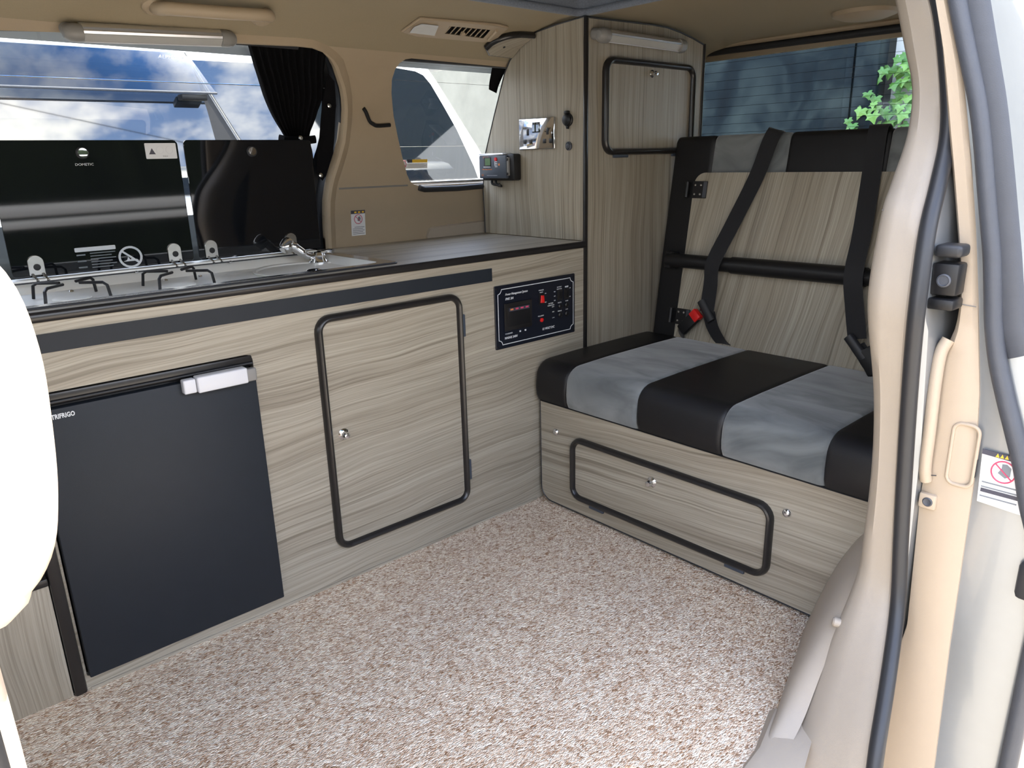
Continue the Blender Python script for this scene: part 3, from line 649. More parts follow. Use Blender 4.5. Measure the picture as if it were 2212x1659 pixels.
# ---- hob and sink unit
hs = thing('hob_sink_unit', 'stainless steel hob and sink unit set in the worktop with dark glass lids raised', 'hob sink', (-1.0,.21,.72))
mk('rim', prism(NB(), rrect(-1.40,-.600,.030,.392,.012), 'xy', .7203, .7245, holes=[rrect(-1.376,-.632,.052,.352,.025)]), 'steel', hs)
mk('rim_gasket', tube(NB(), [(x, y, .7215) for x, y in rrect(-1.401,-.599,.029,.393,.012)], .0024, closed=True, seg=6), 'black_rubber', hs)
def pan(x0, x1, y0, y1, zt, zb, name):
    a = rrect(x0, x1, y0, y1, .025); b = rrect(x0+.012, x1-.012, y0+.012, y1-.012, .02); c = rrect(x0+.02, x1-.02, y0+.02, y1-.02, .015)
    bm = loft(NB(), [[(x, y, zt) for x, y in a], [(x, y, (zt+zb)/2) for x, y in b], [(x, y, zb) for x, y in c]], closed=True)
    bm.faces.new([v for v in bm.verts][-len(c):]); return mk(name, bm, 'tray_steel', hs)
pan(-1.376,-.632,.052,.352,.7240,.706,'tray')
mk('sink_bowl', lathe(NB(), (-.745,.20,.7075), (0,0,1), [(.118,.0),(.121,.004),(.112,.003),(.108,-.001),(0,-.0012)], 36), 'tray_steel', hs)
mk('back_ledge', box(NB(), -1.375,-.633,.350,.389,.7245,.732,.003), 'tray_steel', hs)
mk('ledge_groove', box(NB(), -1.37,-.64,.3485,.3508,.7246,.7275), 'black_rubber', hs)
for x in (-1.075,-.865,-.66): mk('rivet', lathe(NB(), (x,.342,.726), (0,-.3,1), [(.004,-.001),(.0035,.002),(0,.003)], 12), 'chrome', hs)
for x in (-1.325,-1.215,-1.03,-.955): mk('screw', lathe(NB(), (x,.300,.7065), (0,0,1), [(.005,0),(.004,.003),(0,.004)], 12), 'chrome', hs)
for bx in (-1.235,-1.035):
    b = mk('burner', lathe(NB(), (bx,.20,.7065), (0,0,1), [(.034,0),(.034,.002),(.028,.0035),(0,.004)], 24), 'tray_steel', hs)
    ps = None
    for k in range(4):
        t = R(45+90*k); ca, sa = math.cos(t), math.sin(t)
        pts = [(bx+ca*.078,.20+sa*.078,.707),(bx+ca*.074,.20+sa*.074,.732),(bx+ca*.066,.20+sa*.066,.737),(bx+ca*.020,.20+sa*.020,.737)]
        mk('pan_support', tube(NB(), pts, .0030, seg=7), 'black_plastic', hs)
def lid(x0, x1, label):
    l = mk('glass_lid', prism(NB(), rrect(x0, x1, .7335, 1.003, .010), 'xz', .372, .3765, bev=.0008, seg=1), 'black_glass', hs, label=label)
    return l
lA = lid(-1.300,-.9375,'dark glass lid over the burners'); lB = lid(-.9245,-.611,'dark glass lid over the sink')
for l, xs_ in ((lA, (-1.256,-.980)), (lB, (-.896,-.693))):
    for x in xs_:
        h = mk('hinge', prism(NB(), rrect(x-.0145, x+.0145, .7385, .7785, (.001,.0143,.0143,.001), 6), 'xz', .3680, .3715, bev=.0006, seg=1), 'steel', l)
        WLx = WL[l]
        mk('hinge_screw', lathe(NB(), (x+.001,.368,.7545), (0,-1,0), [(.0068,0),(.0062,.0012),(0,.0016)], 18), 'black_plastic', l)
        for dx in (-.0095,.0095): mk('hinge_prong', tube(NB(), [(x+dx,.3695,.741),(x+dx+.001,.366,.734),(x+dx+.003,.358,.7325),(x+dx+.004,.350,.7275)], .0034, seg=6), 'steel', l)
for l, x, zk in ((lA,-1.132,.978),(lB,-.768,.977)):
    mk('lid_buffer', lathe(NB(), (x,.372,zk), (0,-1,0), [(.0125,0),(.0125,.003),(.0105,.005),(.0098,.005)], 24), 'black_rubber', l)
    mk('buffer_cap', lathe(NB(), (x,.372,zk), (0,-1,0), [(.0098,.0045),(.0090,.0062),(0,.0068)], 24), 'chrome', l)
text('DOMETIC', .0070, FY((-1.132,.3718,.9545)), 'white_print', lA, align='CENTER', sx=1.15)
sk = mk('warning_label', prism(NB(), rrect(-1.008,-.942,.9635,.9965,.002), 'xz', .3712, .3719), 'sticker_white', lA, label='white warning label with black triangle')
mk('warning_triangle', prism(NB(), [(-1.001,.973),(-.987,.973),(-.994,.986)], 'xz', .3709, .3713), 'sticker_dark', lA)
for x in (-.977,-.957): mk('label_ring', tube(NB(), [(x+.0075*math.cos(t*.3927),.3711,.982+.0075*math.sin(t*.3927)) for t in range(16)], .0004, closed=True, seg=5), 'silver_plastic', lA)
text('MAX', .005, FY((-.967,.3711,.9685)), 'grey_plastic', lA, align='CENTER')
mk('print_bar', prism(NB(), rrect(-1.181,-1.101,.777,.786,.002), 'xz', .3714, .3719), 'white_print', lA)
for k in range(6): mk('print_line', box(NB(), -1.153,-1.103-(.008 if k % 2 else 0),.3714,.3719,.7715-k*.0060,.7735-k*.0060), 'pale_print', lA)
for k in range(3): mk('print_line', box(NB(), -1.179,-1.162,.3714,.3719,.769-k*.013,.772-k*.013), 'pale_print', lA)
mk('prohibition_ring', tube(NB(), [(-1.074+.0225*math.cos(t*.2618),.3716,.757+.0215*math.sin(t*.2618)) for t in range(24)], 1, closed=True, flat=(.0005,.0024), up=(0,1,0), seg=8), 'white_print', lA)
mk('prohibition_bar', tube(NB(), [(-1.090,.3716,.771),(-1.058,.3716,.744)], 1, flat=(.0005,.0022), up=(0,1,0), seg=8), 'white_print', lA)
mk('flame_mark', prism(NB(), [(-1.090,.748),(-1.058,.748),(-1.062,.752),(-1.068,.750),(-1.070,.757),(-1.075,.751),(-1.079,.758),(-1.082,.751)], 'xz', .3712, .3716), 'white_print', lA)

# ---- folding mixer tap
tp = thing('mixer_tap', 'chrome folding mixer tap at the sink end of the hob', 'tap', (-.705,.30,.7075))
mk('tap_base', lathe(NB(), (-.665,.285,.7075), (0,0,1), [(.026,0),(.026,.004),(.020,.008),(.016,.016),(.018,.020),(.012,.027),(0,.029)], 24), 'chrome', tp)
mk('spout', tube(NB(), smoothpath([(-.667,.285,.7245),(-.690,.284,.7265),(-.705,.286,.735),(-.722,.292,.750),(-.738,.298,.757)], 5), [.0075]*5+[.0085]*5+[.011]*5+[.0125]*6, seg=14), 'chrome', tp)
mk('spout_end', lathe(NB(), (-.7395,.298,.7560), (-.6,-.2,-.7), [(.0125,-.016),(.0165,-.008),(.0170,.004),(.0155,.012),(.012,.016),(0,.016)], 22), 'chrome', tp)
mk('lever', tube(NB(), [(-.660,.275,.734),(-.650,.262,.738),(-.643,.250,.737)], [.005,.0045,.006], seg=10), 'chrome', tp)
mk('drain_cap', lathe(NB(), (-.745,.16,.7066), (0,0,1), [(.02,0),(.02,.003),(.012,.006),(0,.0065)], 20), 'chrome', hs)

# ---- power management panel
pp = thing('power_panel', 'black electrical control panel with white border line on the cabinet', 'control panel', (-.19,-.002,.475))
PX0, PX1, PZ0, PZ1 = -.339,-.044,.470,.636
mk('faceplate', prism(NB(), rrect(PX0,PX1,PZ0,PZ1,.003), 'xz', -.0045, -.0002, bev=.0008, seg=1), 'navy_panel', pp)
bl = []
i0, i1, j0, j1, q = PX0+.010, PX1-.007, PZ0+.011, PZ1-.010, .012
for cx, cz, st in ((i1,j0,180),(i1,j1,270),(i0,j1,0),(i0,j0,90)):
    seq = [(cx+q*math.cos(R(st-15*k)), cz+q*math.sin(R(st-15*k))) for k in range(7)]
    bl += {(i1,j0): [(i1-q+0*k, j0) for k in range(0)]+seq[0:7], (i1,j1): seq, (i0,j1): seq, (i0,j0): seq}[(cx,cz)]
mk('border_line', tube(NB(), [(x,-.0047,z) for x, z in bl], 1, closed=True, flat=(.0004,.0011), up=(0,1,0), seg=6), 'white_print', pp)
for cx in (PX0+.006,PX1-.006):
    for cz in (PZ0+.007,PZ1-.007): mk('screw', lathe(NB(), (cx,-.0045,cz), (0,-1,0), [(.0032,0),(.0026,.001),(0,.0013)], 12), 'black_plastic', pp)
def pt(s, x, z, size, al='CENTER', **k): return text(s, size, FY((x,-.0047,z)), 'white_print', pp, align=al, **k)
pt('Power Management System', -.304, .611, .0082, 'LEFT', shear=.35, bold=.00012, sx=.86)
pt('PMS 3H', -.304, .599, .0085, 'LEFT', shear=.25, bold=.0002)
pt('MAINS 240V', -.309, .4965, .0085, 'LEFT', bold=.0002)
pt('CONSUMER', -.307, .5075, .0048, 'LEFT')
pt('12 VOLT DC', -.150, .4985, .0085, bold=.0002, shear=.1)
pt('CHARGER', -.175, .606, .0042); pt('MAINS', -.175, .600, .0042); pt('ON', -.159, .595, .0036); pt('OFF', -.159, .571, .0036)
pt('POLARITY', -.177, .536, .0048)
pt('BATTERY', -.106, .606, .0042); pt('SELECTOR', -.106, .6005, .0042); pt('PUMP', -.077, .603, .0052, bold=.0003); pt('ON', -.064, .598, .0036); pt('OFF', -.064, .574, .0036)
for k, s in enumerate(('VEH', 'OFF', 'LEIS')): pt(s, -.124, .595-.012*k, .0036)
pt('BATTERY', -.139, .565, .0044); pt('CONDITION', -.139, .5595, .0044); pt('HIGH', -.131, .5545, .0036); pt('MED', -.130, .5405, .0036); pt('LOW', -.130, .524, .0036)
for k, (a, b) in enumerate((('LIGHTS','PUMP'),('FRIDGE','AUX'))): pt(a, -.105, .5625-.0235*k, .0044); pt(b, -.077, .5635-.0235*k, .0044)
def pbox(name, x0, x1, z0, z1, d, m, b=.0006): return mk(name, box(NB(), x0, x1, -.0045-d, -.0044, z0, z1, b), m, pp)
pbox('breaker_window', -.310,-.213,.515,.588,.004,'black_trim',.002)
pbox('breaker', -.300,-.221,.525,.578,.0055,'black_plastic',.001)
mk('breaker_label', box(NB(), -.296,-.224,-.0103,-.0099,.566,.575), 'sticker_dark', pp)
for k in range(4): mk('breaker_mark', box(NB(), -.292+k*.018,-.282+k*.018,-.0106,-.0102,.569,.573), 'orange_print' if k == 0 else 'sticker_red', pp)
pbox('rocker_frame', -.185,-.166,.568,.597,.003,'black_plastic')
mk('rocker', prism(NB(), [(-.182,.573),(-.169,.572),(-.1705,.592),(-.180,.593)], 'xz', -.012, -.007, bev=.001, seg=1), 'red_plastic', pp, label='red rocker switch')
mk('neon_lamp', lathe(NB(), (-.175,-.0045,.525), (0,-1,0), [(.0058,0),(.0055,.003),(.003,.0042),(0,.0045)], 18), 'red_plastic', pp, label='round red neon lamp')
for x in (-.106,-.079): pbox('rocker_frame', x-.0085, x+.0085, .570,.5985,.0035,'black_trim'); pbox('rocker', x-.006, x+.006, .574,.595,.006,'black_plastic',.001)
for x in (-.105,-.079):
    for z in (.553,.5285): mk('fuse_holder', lathe(NB(), (x,-.0045,z), (0,-1,0), [(.0075,0),(.0072,.004),(.005,.006),(0,.006)], 18), 'black_plastic', pp)
for x in (-.255,-.236): mk('test_button', box(NB(), x-.0022, x+.0022,-.0065,-.0044,.5055,.5095), 'silver_plastic', pp)

# ---- tall cabinet
tc_ = thing('tall_cabinet', 'tall grey oak locker from worktop and seat up to the headlining', 'cabinet', (.27,.2,0))
SIDE = [(.002,.7215),(.430,.7215),(.432,.80),(.434,.854),(.422,.952),(.371,1.07),(.319,1.183),(.296,1.214),(.270,1.239),(.238,1.262),(.198,1.276),(.10,1.286),(.002,1.291)]
mk('side_panel', prism(NB(), SIDE, 'yz', 0.0, .015), 'wood_v', tc_, smooth=0)
edge_trim('edge_trim', SIDE[1:], 'yz', .004, .0028, .006, tc_, closed=False, m='black_rubber')
FRT = [(.002,.0),(.530,.0),(.530,1.262),(.470,1.276),(.408,1.287),(.345,1.2945),(.277,1.2955),(.002,1.290)]
mk('front_panel', prism(NB(), FRT, 'xz', 0.0, .014), 'wood_v', tc_, smooth=0)
edge_trim('edge_trim', FRT[2:], 'xz', .003, .0030, .006, tc_, closed=False, m='black_rubber')
edge_trim('edge_trim', [(.5305,.40),(.5305,1.264)], 'xz', .002, .006, .007, tc_, closed=False)
mk('corner_post', box(NB(), -.0045,.0085,-.0055,.004,.0,1.292,.0035,2), 'black_trim', tc_)
mk('back_panel', box(NB(), .515,.529,.015,.30,.0,1.20), 'wood_v', tc_)
td = mk('cupboard_door', prism(NB(), rrect(.076,.469,.958,1.192,.028), 'xz', -.004, -.0002, bev=.0008, seg=1), 'wood_v', tc_)
edge_trim('door_trim', rrect(.075,.470,.957,1.193,.030), 'xz', -.003, .0088, .014, td)
knob(td, (.275,-.004,1.167), (0,-1,0), .0085)
for x0 in (.113,.382): mk('hinge', box(NB(), x0,x0+.062,-.007,-.0002,.941,.950,.0015), 'controller_blue', td)

# ---- things on the tall cabinet's side
so_ = thing('double_socket', 'polished chrome double mains socket on the tall locker', 'socket', (-.002,.181,.969))
mk('faceplate', box(NB(), -.0075,-.0002,.1085,.2545,.969,1.0545,.003,3), 'chrome', so_)
for yc in (.216,.135):
    mk('pin_hole', box(NB(), -.0085,-.007,yc-.0045,yc+.0045,1.008,1.026,.001), 'black_plastic', so_)
    for dy in (-.0125,.0125): mk('pin_hole', box(NB(), -.0085,-.007,yc+dy-.0065,yc+dy+.0065,.985,.997,.001), 'black_plastic', so_)
for yc in (.189,.173):
    mk('switch_surround', box(NB(), -.0085,-.007,yc-.0073,yc+.0073,1.015,1.043,.0005), 'black_plastic', so_)
    mk('rocker_switch', prism(NB(), [(yc-.006,1.017),(yc+.006,1.017),(yc+.006,1.037),(yc-.006,1.037)], 'yz', -.0115,-.008, bev=.001, seg=1), 'chrome', so_)
for yc in (.247,.117): mk('screw', lathe(NB(), (-.0075,yc,1.0115), (-1,0,0), [(.0035,0),(.003,.0012),(0,.0015)], 14), 'steel', so_)
s12 = thing('lighter_socket', 'black round twelve volt socket with flip cover beside chrome socket', 'socket', (-.002,.061,1.02))
mk('body', lathe(NB(), (0,.061,1.043), (-1,0,0), [(.0175,.0003),(.0175,.004),(.015,.006),(.015,.010),(.011,.0125),(0,.0125)], 24), 'black_plastic', s12)
mk('cover_tab', box(NB(), -.012,-.0005,.0545,.0675,1.058,1.0665,.002), 'black_plastic', s12)
mk('hinge_tab', prism(NB(), [(.057,1.027),(.065,1.027),(.063,1.0195),(.059,1.0195)], 'yz', -.007,-.0005), 'black_plastic', s12)
mk('push_button', lathe(NB(), (0,.058,.975), (-1,0,0), [(.0115,.0003),(.0115,.004),(.0085,.006),(.008,.004),(.0070,.007),(0,.009)], 22), 'grey_rubber', label='small dark round push button below the twelve volt socket', cat='button')
ct = thing('solar_controller', 'dark blue solar charge controller box with green display', 'controller', (-.02,.33,.885))
mk('back_plate', box(NB(), -.030,-.0003,.2535,.402,.8835,.9600,.006,2), 'black_plastic', ct)
mk('front_case', box(NB(), -.040,-.029,.278,.402,.8900,.9565,.003,2), 'controller_blue', ct)
mk('top_rail', box(NB(), -.041,-.004,.290,.401,.9565,.9625,.002), 'alu', ct)
mk('clamp', box(NB(), -.037,-.029,.2715,.279,.898,.950,.0015), 'grey_plastic', ct)
mk('display_bezel', box(NB(), -.0412,-.0395,.345,.378,.924,.952,.001), 'black_plastic', ct)
mk('display', box(NB(), -.0420,-.0410,.347,.3705,.928,.9485), 'lcd', ct, label='green display')
mk('display_rim', box(NB(), -.0420,-.0405,.346,.379,.9225,.9245), 'silver_plastic', ct)
mk('button', lathe(NB(), (-.0398,.322,.9455), (-1,0,0), [(.0058,0),(.0052,.003),(0,.0042)], 16), 'red_plastic', ct)
for k in range(4): mk('terminal_mark', box(NB(), -.0406,-.0398,.316,.327,.923+k*.0048,.9248+k*.0048), 'white_print', ct)
mk('terminal_mark', box(NB(), -.0406,-.0398,.3265,.3282,.926,.9395), 'white_print', ct)
mk('lamp_mark', lathe(NB(), (-.0398,.3085,.930), (-1,0,0), [(.0040,0),(.0036,.0008),(0,.001)], 14), 'orange_print', ct)
text('SOLAR', .0068, FX((-.0403,.382,.9545-.0035)), 'orange_print', ct, sx=1.3)
text('Solar Charge Controller', .0046, FX((-.0403,.386,.9165)), 'orange_print', ct, bold=.0001)
text('CE', .0080, FX((-.0403,.391,.8995)), 'orange_print', ct)
mk('print_line', box(NB(), -.0404,-.0399,.318,.366,.8985,.8992), 'silver_plastic', ct)
for z in (.903,.944): mk('clamp_screw', lathe(NB(), (-.037,.2752,z), (-1,0,0), [(.0042,0),(.0036,.002),(0,.0025)], 12), 'black_plastic', ct)
mk('cable', tube(NB(), smoothpath([(-.015,.372,.886),(-.018,.368,.874),(-.012,.352,.870),(-.014,.340,.872),(-.020,.332,.870)], 4), .0035, seg=8), 'black_rubber', ct)
mk('cable', tube(NB(), smoothpath([(-.012,.358,.886),(-.015,.353,.875),(-.012,.345,.868),(-.010,.334,.867)], 4), .0035, seg=8), 'black_rubber', ct)

# ---- strip lamps
def strip_lamp(label, group, a, b, facing, tilt, capm, capr):
    a, b = Vector(a), Vector(b); t = thing('strip_lamp', label, 'lamp', tuple((a+b)/2 - Vector((0,0,.02))), group)
    d = (b-a).normalized(); f = Vector(facing).normalized(); f = (f-d*f.dot(d)).normalized(); u = f.cross(d)
    if u.z < 0: u = -u
    def prof(ps): return [[p+u*pu+f*pf for pu, pf in ps] for p in (a+d*.018, b-d*.018)]
    mk('housing', loft(NB(), prof([(.016,-.014),(.0165,.002),(.014,.008),(.010,.010),(.0085,.013),(.0040,.014),(-.013,.006),(-.016,.001),(-.016,-.014)]), closed=True), 'alu', t)
    mk('lens', loft(NB(), prof([(.0035,.0150),(-.0125,.0072),(-.0140,.003),(.002,.010)]), closed=True), 'lamp_lens', t)
    mk('lens_edge', tube(NB(), [a+d*.018+u*-.0140+f*.0066, b-d*.018+u*-.0140+f*.0066], .0012, seg=6), 'silver_plastic', t)
    for c, s in ((a, 1), (b, -1)):
        mk('end_cap', lathe(NB(), c, tuple(d*s), [(0,-.016),(capr*.55,-.013),(capr*.9,-.004),(capr,.006),(capr*.95,.020),(capr*.80,.021)], 20), capm, t)
        mk('end_foot', lathe(NB(), c-f*.012, tuple(-f), [(capr*.75,-.006),(capr*.75,.0145)], 16), capm, t)
    return t
strip_lamp('slim aluminium strip lamp above the tall locker door', 'strip lamps', (.030,-.0290,1.2455), (.378,-.0285,1.2440), (0,-1,-.25), 0, 'grey_plastic', .0195)
strip_lamp('slim aluminium strip lamp above the kitchen window', 'strip lamps', (-1.133,.292,1.196), (-.822,.292,1.209), (0,-1,-.45), 0, 'grey_plastic', .0175)

# ================================================================== BENCH SEAT
XS = -.192
bb = thing('bench_base', 'grey oak bench seat base with flap door and black edging', 'seat base', (.05,-.48,0))
BF = rrect(-.945,-.014,.008,.302,(.040,0.0,0.0,.006),6)
mk('front_panel', prism(NB(), BF, 'yz', XS, XS+.016), 'wood_seat', bb, smooth=0)
edge_trim('edge_trim', BF, 'yz', XS+.006, .0030, .008, bb, m='black_rubber')
mk('carcass', box(NB(), XS+.017,.27,-.945,-.010,.002,.30), 'wood_seat', bb)
bd = mk('flap_door', prism(NB(), rrect(-.7185,-.1435,.058,.2225,.028), 'yz', XS-.004, XS-.0002, bev=.0008, seg=1), 'wood_seat', bb)
edge_trim('door_trim', rrect(-.7195,-.1425,.057,.2235,.030), 'yz', XS-.003, .0078, .013, bd)
knob(bd, (XS-.004,-.407,.182), (-1,0,0), .0105)
for y0 in (-.252,-.668): mk('hinge', box(NB(), XS-.007,XS-.0002,y0,y0+.050,.040,.0485,.0015), 'controller_blue', bd, label='small slate blue hinge')
for y, z in ((-.073,.223),(-.753,.221)): mk('dome_bolt', lathe(NB(), (XS,y,z), (-1,0,0), [(.0105,.0),(.0100,.002),(.0070,.0055),(.003,.007),(0,.0072)], 20), 'chrome', bb)

SEG = [(-.012,-.126,'vinyl'),(-.126,-.362,'suede'),(-.362,-.596,'vinyl'),(-.596,-.828,'suede'),(-.828,-.945,'vinyl')]
cu = thing('seat_cushion', 'black and grey striped bench seat cushion', 'cushion', (.05,-.48,.303))
def cprof(inset):
    pts = [(.287-inset,.306)]
    pts += [(-.190+inset,.306),(-.203+inset,.309),(-.210+inset,.325),(-.2115+inset,.345),(-.2105+inset,.362)]
    for k in range(7):
        t = R(180-15*k); pts.append((-.158+.050*math.cos(t)+inset*.7, .374+.0445*math.sin(t)-inset*.4))
    pts += [(-.05,.4215-inset*.6),(.15,.4215-inset*.6),(.27,.420-inset*.6),(.287-inset,.412)]
    return pts
def cushion_seg(y0, y1, m, first):
    rows = []
    for y, ins in ((y0,.0055),(y0-.004,.0015),(y0-.012,0),(y1+.012,0),(y1+.004,.0015),(y1,.0055)):
        rows.append([(x, y, z) for x, z in cprof(ins)])
    bm = loft(NB(), rows, closed=True); n = len(rows[0]); vs = list(bm.verts); bm.faces.new(vs[:n]); bm.faces.new(vs[-n:])
    return mk('cushion_stripe', bm, m, cu, label='grey suede stripe' if m == 'suede' else 'black vinyl stripe', smooth=50)
for i, (a, b, m) in enumerate(SEG): cushion_seg(a-.0004, b+.0004, m, i)

# backrest, leaning 8.9 degrees
MB = Matrix.Translation((.292,0,.42)) @ Matrix.Rotation(R(8.915), 4, 'Y')
ba = thing('backrest', 'striped backrest with oak board and black frame at the rear of the bench', 'backrest', (.33,-.48,.40))
BSEG = [(-.022,-.156,'vinyl'),(-.156,-.386,'suede'),(-.386,-.645,'vinyl'),(-.645,-.86,'suede'),(-.86,-.915,'vinyl')]
for a, b, m in BSEG:
    pf = [(.065,-.01),(.0,-.01),(-.003,.2),(-.003,.52)]+[(.012+.015*math.cos(R(180-22.5*k)), .566+.018*math.sin(R(180-22.5*k))) for k in range(5)]+[(.05,.584),(.065,.57)]
    rows = [[(x+ins*(1 if x < .03 else -1), y, z-(ins if z > .5 else 0)) for x, z in pf] for y, ins in ((a-.0004,.004),(a-.005,.0008),(a-.012,0),(b+.012,0),(b+.005,.0008),(b+.0004,.004))]
    bm = loft(NB(), rows, closed=True); n = len(pf); vs = list(bm.verts); bm.faces.new(vs[:n]); bm.faces.new(vs[-n:])
    mk('backrest_stripe', bm, m, ba, smooth=50, mx=MB, label='grey suede stripe' if m == 'suede' else 'black vinyl stripe')
mk('back_board', prism(NB(), rrect(-.862,-.112,-.008,.4775,(.0,.035,.035,.0)), 'yz', -.013, -.0035), 'wood_v', ba, smooth=0, mx=MB, label='grey oak board')
mk('cross_bar', tube(NB(), [(-.036,-.072,.222),(-.036,-.87,.226)], .0205, seg=18), 'black_plastic', ba, mx=MB)
mk('bar_sleeve', tube(NB(), [(-.036,-.290,.2232),(-.036,-.66,.2252)], .0235, seg=18), 'black_plastic', ba, mx=MB)
mk('bar_bracket', box(NB(), -.046,-.003,-.088,-.064,.196,.248,.005), 'black_plastic', ba, mx=MB)
for s in (.405,.034):
    hp_ = mk('hinge_plate', box(NB(), -.0175,-.0132,-.160,-.112,s,s+.048,.0012,1), 'black_plastic', ba, mx=MB)
    mk('plate_edge', box(NB(), -.0195,-.0175,-.160,-.149,s+.002,s+.046), 'grey_rubber', hp_, mx=MB)
    mk('hinge_barrel', tube(NB(), [(-.013,-.090,s+.002),(-.013,-.090,s+.046)], .0075, seg=10), 'black_plastic', hp_, mx=MB)
    for y in (-.121,-.140):
        for ds_ in (.011,.037): mk('screw', lathe(NB(), (-.0175,y,s+ds_), (-1,0,0), [(.0036,0),(.003,.0014),(0,.0018)], 12), 'steel', hp_, mx=MB)

# ---- seat belts
def strap(bm, pts, wdir, width, th=.0016):
    P = smoothpath(pts, 6); W = smoothpath(wdir, 6) if isinstance(wdir, list) else [Vector(wdir)]*len(P); rows = []
    for i, (p, w) in enumerate(zip(P, W)):
        t = (P[min(i+1, len(P)-1)]-P[max(i-1, 0)]).normalized(); w = (w-t*w.dot(t)).normalized(); n = t.cross(w)
        rows.append([p-w*width/2-n*th/2, p-w*width*.25-n*th*.5, p+w*width*.25-n*th*.5, p+w*width/2-n*th/2, p+w*width/2+n*th/2, p-w*width/2+n*th/2])
    loft(bm, rows, closed=True); return bm
def belt(label, group, pts, lower, wd, tongue_at, tdir, buckle):
    t = thing('seat_belt', label, 'seat belt', tuple(MB @ Vector((-.03, pts[2][1], .0))), group)
    mk('webbing', strap(NB(), pts, wd, .046), 'webbing', t, mx=MB)
    mk('lap_webbing', strap(NB(), lower, (0,1,0), .040), 'webbing', t, mx=MB)
    c = Vector(tongue_at); d = Vector(tdir).normalized()
    q = tube(NB(), [c-d*.034, c-d*.028, c+d*.028, c+d*.034], 1, flat=(.009,.013), up=(-1,0,0), seg=10)
    mk('tongue', q, 'black_rubber', t, mx=MB)
    return t
belt('black seat belt buckled with red release on the grey stripe', 'seat belts', [(.03,-.335,.578),(-.010,-.348,.588),(-.020,-.338,.555),(-.022,-.315,.464),(-.045,-.276,.330),(-.0645,-.246,.226),(-.053,-.240,.165),(-.050,-.238,.086)],
     [(-.046,-.243,.085),(-.038,-.256,.045),(-.020,-.276,.008),(.0,-.295,-.01)], (0,1,.28), (-.052,-.2375,.0885), (0,-.62,-.78), None)
belt('black seat belt hanging straight down nearest the sliding door', 'seat belts', [(.03,-.615,.578),(-.010,-.617,.588),(-.020,-.618,.555),(-.022,-.622,.464),(-.045,-.634,.330),(-.0655,-.640,.226),(-.055,-.652,.15),(-.046,-.668,.075)],
     [(-.048,-.672,.06),(-.038,-.690,.035),(-.022,-.705,.008),(.0,-.72,-.01)], (0,1,0), (-.054,-.673,.055), (0,-.70,-.70), None)
bk = thing('belt_buckle', 'black seat belt buckle with bright red release button', 'buckle', tuple(MB @ Vector((-.04,-.16,.0))))
u1 = Vector((0,-.66,.75)).normalized(); cbk = Vector((-.046,-.181,.046))
def along(bm, c, u, half, w, th, bev):
    box(bm, -th, th, -w, w, -half, half, bev, 2); z = u; x = Vector((1,0,0)); y = z.cross(x)
    m = Matrix((x, y, z)).transposed().to_4x4(); m.translation = c; bmesh.ops.transform(bm, matrix=m, verts=bm.verts); return bm
mk('buckle_body', along(NB(), cbk, u1, .035, .018, .010, .006), 'black_plastic', bk, mx=MB)
mk('release_button', along(NB(), cbk+u1*.033+Vector((-.0015,0,0)), u1, .0125, .0165, .0105, .003), 'red_plastic', bk, mx=MB)
mk('buckle_stalk', strap(NB(), [cbk-u1*.03, cbk-u1*.045+Vector((.012,0,0)), cbk-u1*.062+Vector((.034,0,0))], (0,1,.9), .026, .005), 'webbing', bk, mx=MB)
bk2 = thing('belt_buckle', 'plain black belt anchor tucked behind the cushion at the door side', 'buckle', tuple(MB @ Vector((-.04,-.70,.0))))
mk('buckle_body', along(NB(), Vector((-.050,-.712,.028)), Vector((0,.6,.8)), .034, .022, .012, .006), 'black_plastic', bk2, mx=MB)

# ================================================================== FITTINGS ON THE FAR WALL AND ROOF
# black curtain tied back at the rear end of the kitchen window
cn = thing('curtain', 'black pleated curtain tied back at the end of the kitchen window', 'curtain', (-.61,.46,.70))
CL = [(.700,-.772),(.66,-.752),(.60,-.722),(.55,-.700),(.50,-.672),(.47,-.650),(.455,-.641),(.42,-.655),(.36,-.664),(.28,-.672),(.20,-.676),(.135,-.678)]
CR = [(.700,-.556),(.66,-.556),(.60,-.545),(.55,-.541),(.50,-.558),(.47,-.573),(.455,-.575),(.42,-.563),(.36,-.563),(.28,-.567),(.20,-.570),(.135,-.570)]
def lerp_tab(tab, s):
    for (s0, x0), (s1, x1) in zip(tab, tab[1:]):
        if s1 <= s <= s0: return x0+(x1-x0)*(s0-s)/(s0-s1)
    return tab[-1][1]
rows = []
for i in range(36):
    s = .700-i*(.565/35); xl, xr = lerp_tab(CL, s), lerp_tab(CR, s); row = []
    for k in range(85):
        u = k/84; amp = .0035+.0055*min(1, abs(s-.455)/.12)
        row.append(WP(xl+(xr-xl)*u, s, -.026+amp*math.sin(u*math.pi*2*11+.6*math.sin(s*9))+.004*math.sin(u*9)))
    rows.append(row)
mk('curtain_cloth', loft(NB(), rows), 'cloth_black', cn, smooth=60)
mk('tie_band', tube(NB(), [WP(x, .455, o) for x, o in ((-.656,-.030),(-.650,-.012),(-.63,-.006),(-.60,-.006),(-.578,-.012),(-.560,-.020))], 1, flat=(.010,.003), up=(0,0,1), seg=8), 'cloth_black', cn)
for x, s in ((-.530,.541),(-.551,.365),(-.612,.462)): mk('press_stud', lathe(NB(), WP(x, s, -.0115 if x > -.6 else -.002), (0,-1,.1), [(.006,-.001),(.0058,.002),(.003,.0038),(0,.004)], 16), 'steel', cn)
mk('stud_strap', wrap(NB(), [(-.545,.35),(-.512,.39),(-.508,.46),(-.508,.54),(-.522,.60),(-.545,.62),(-.548,.54),(-.553,.45),(-.562,.37)], [], -.014), 'cloth_black', cn)
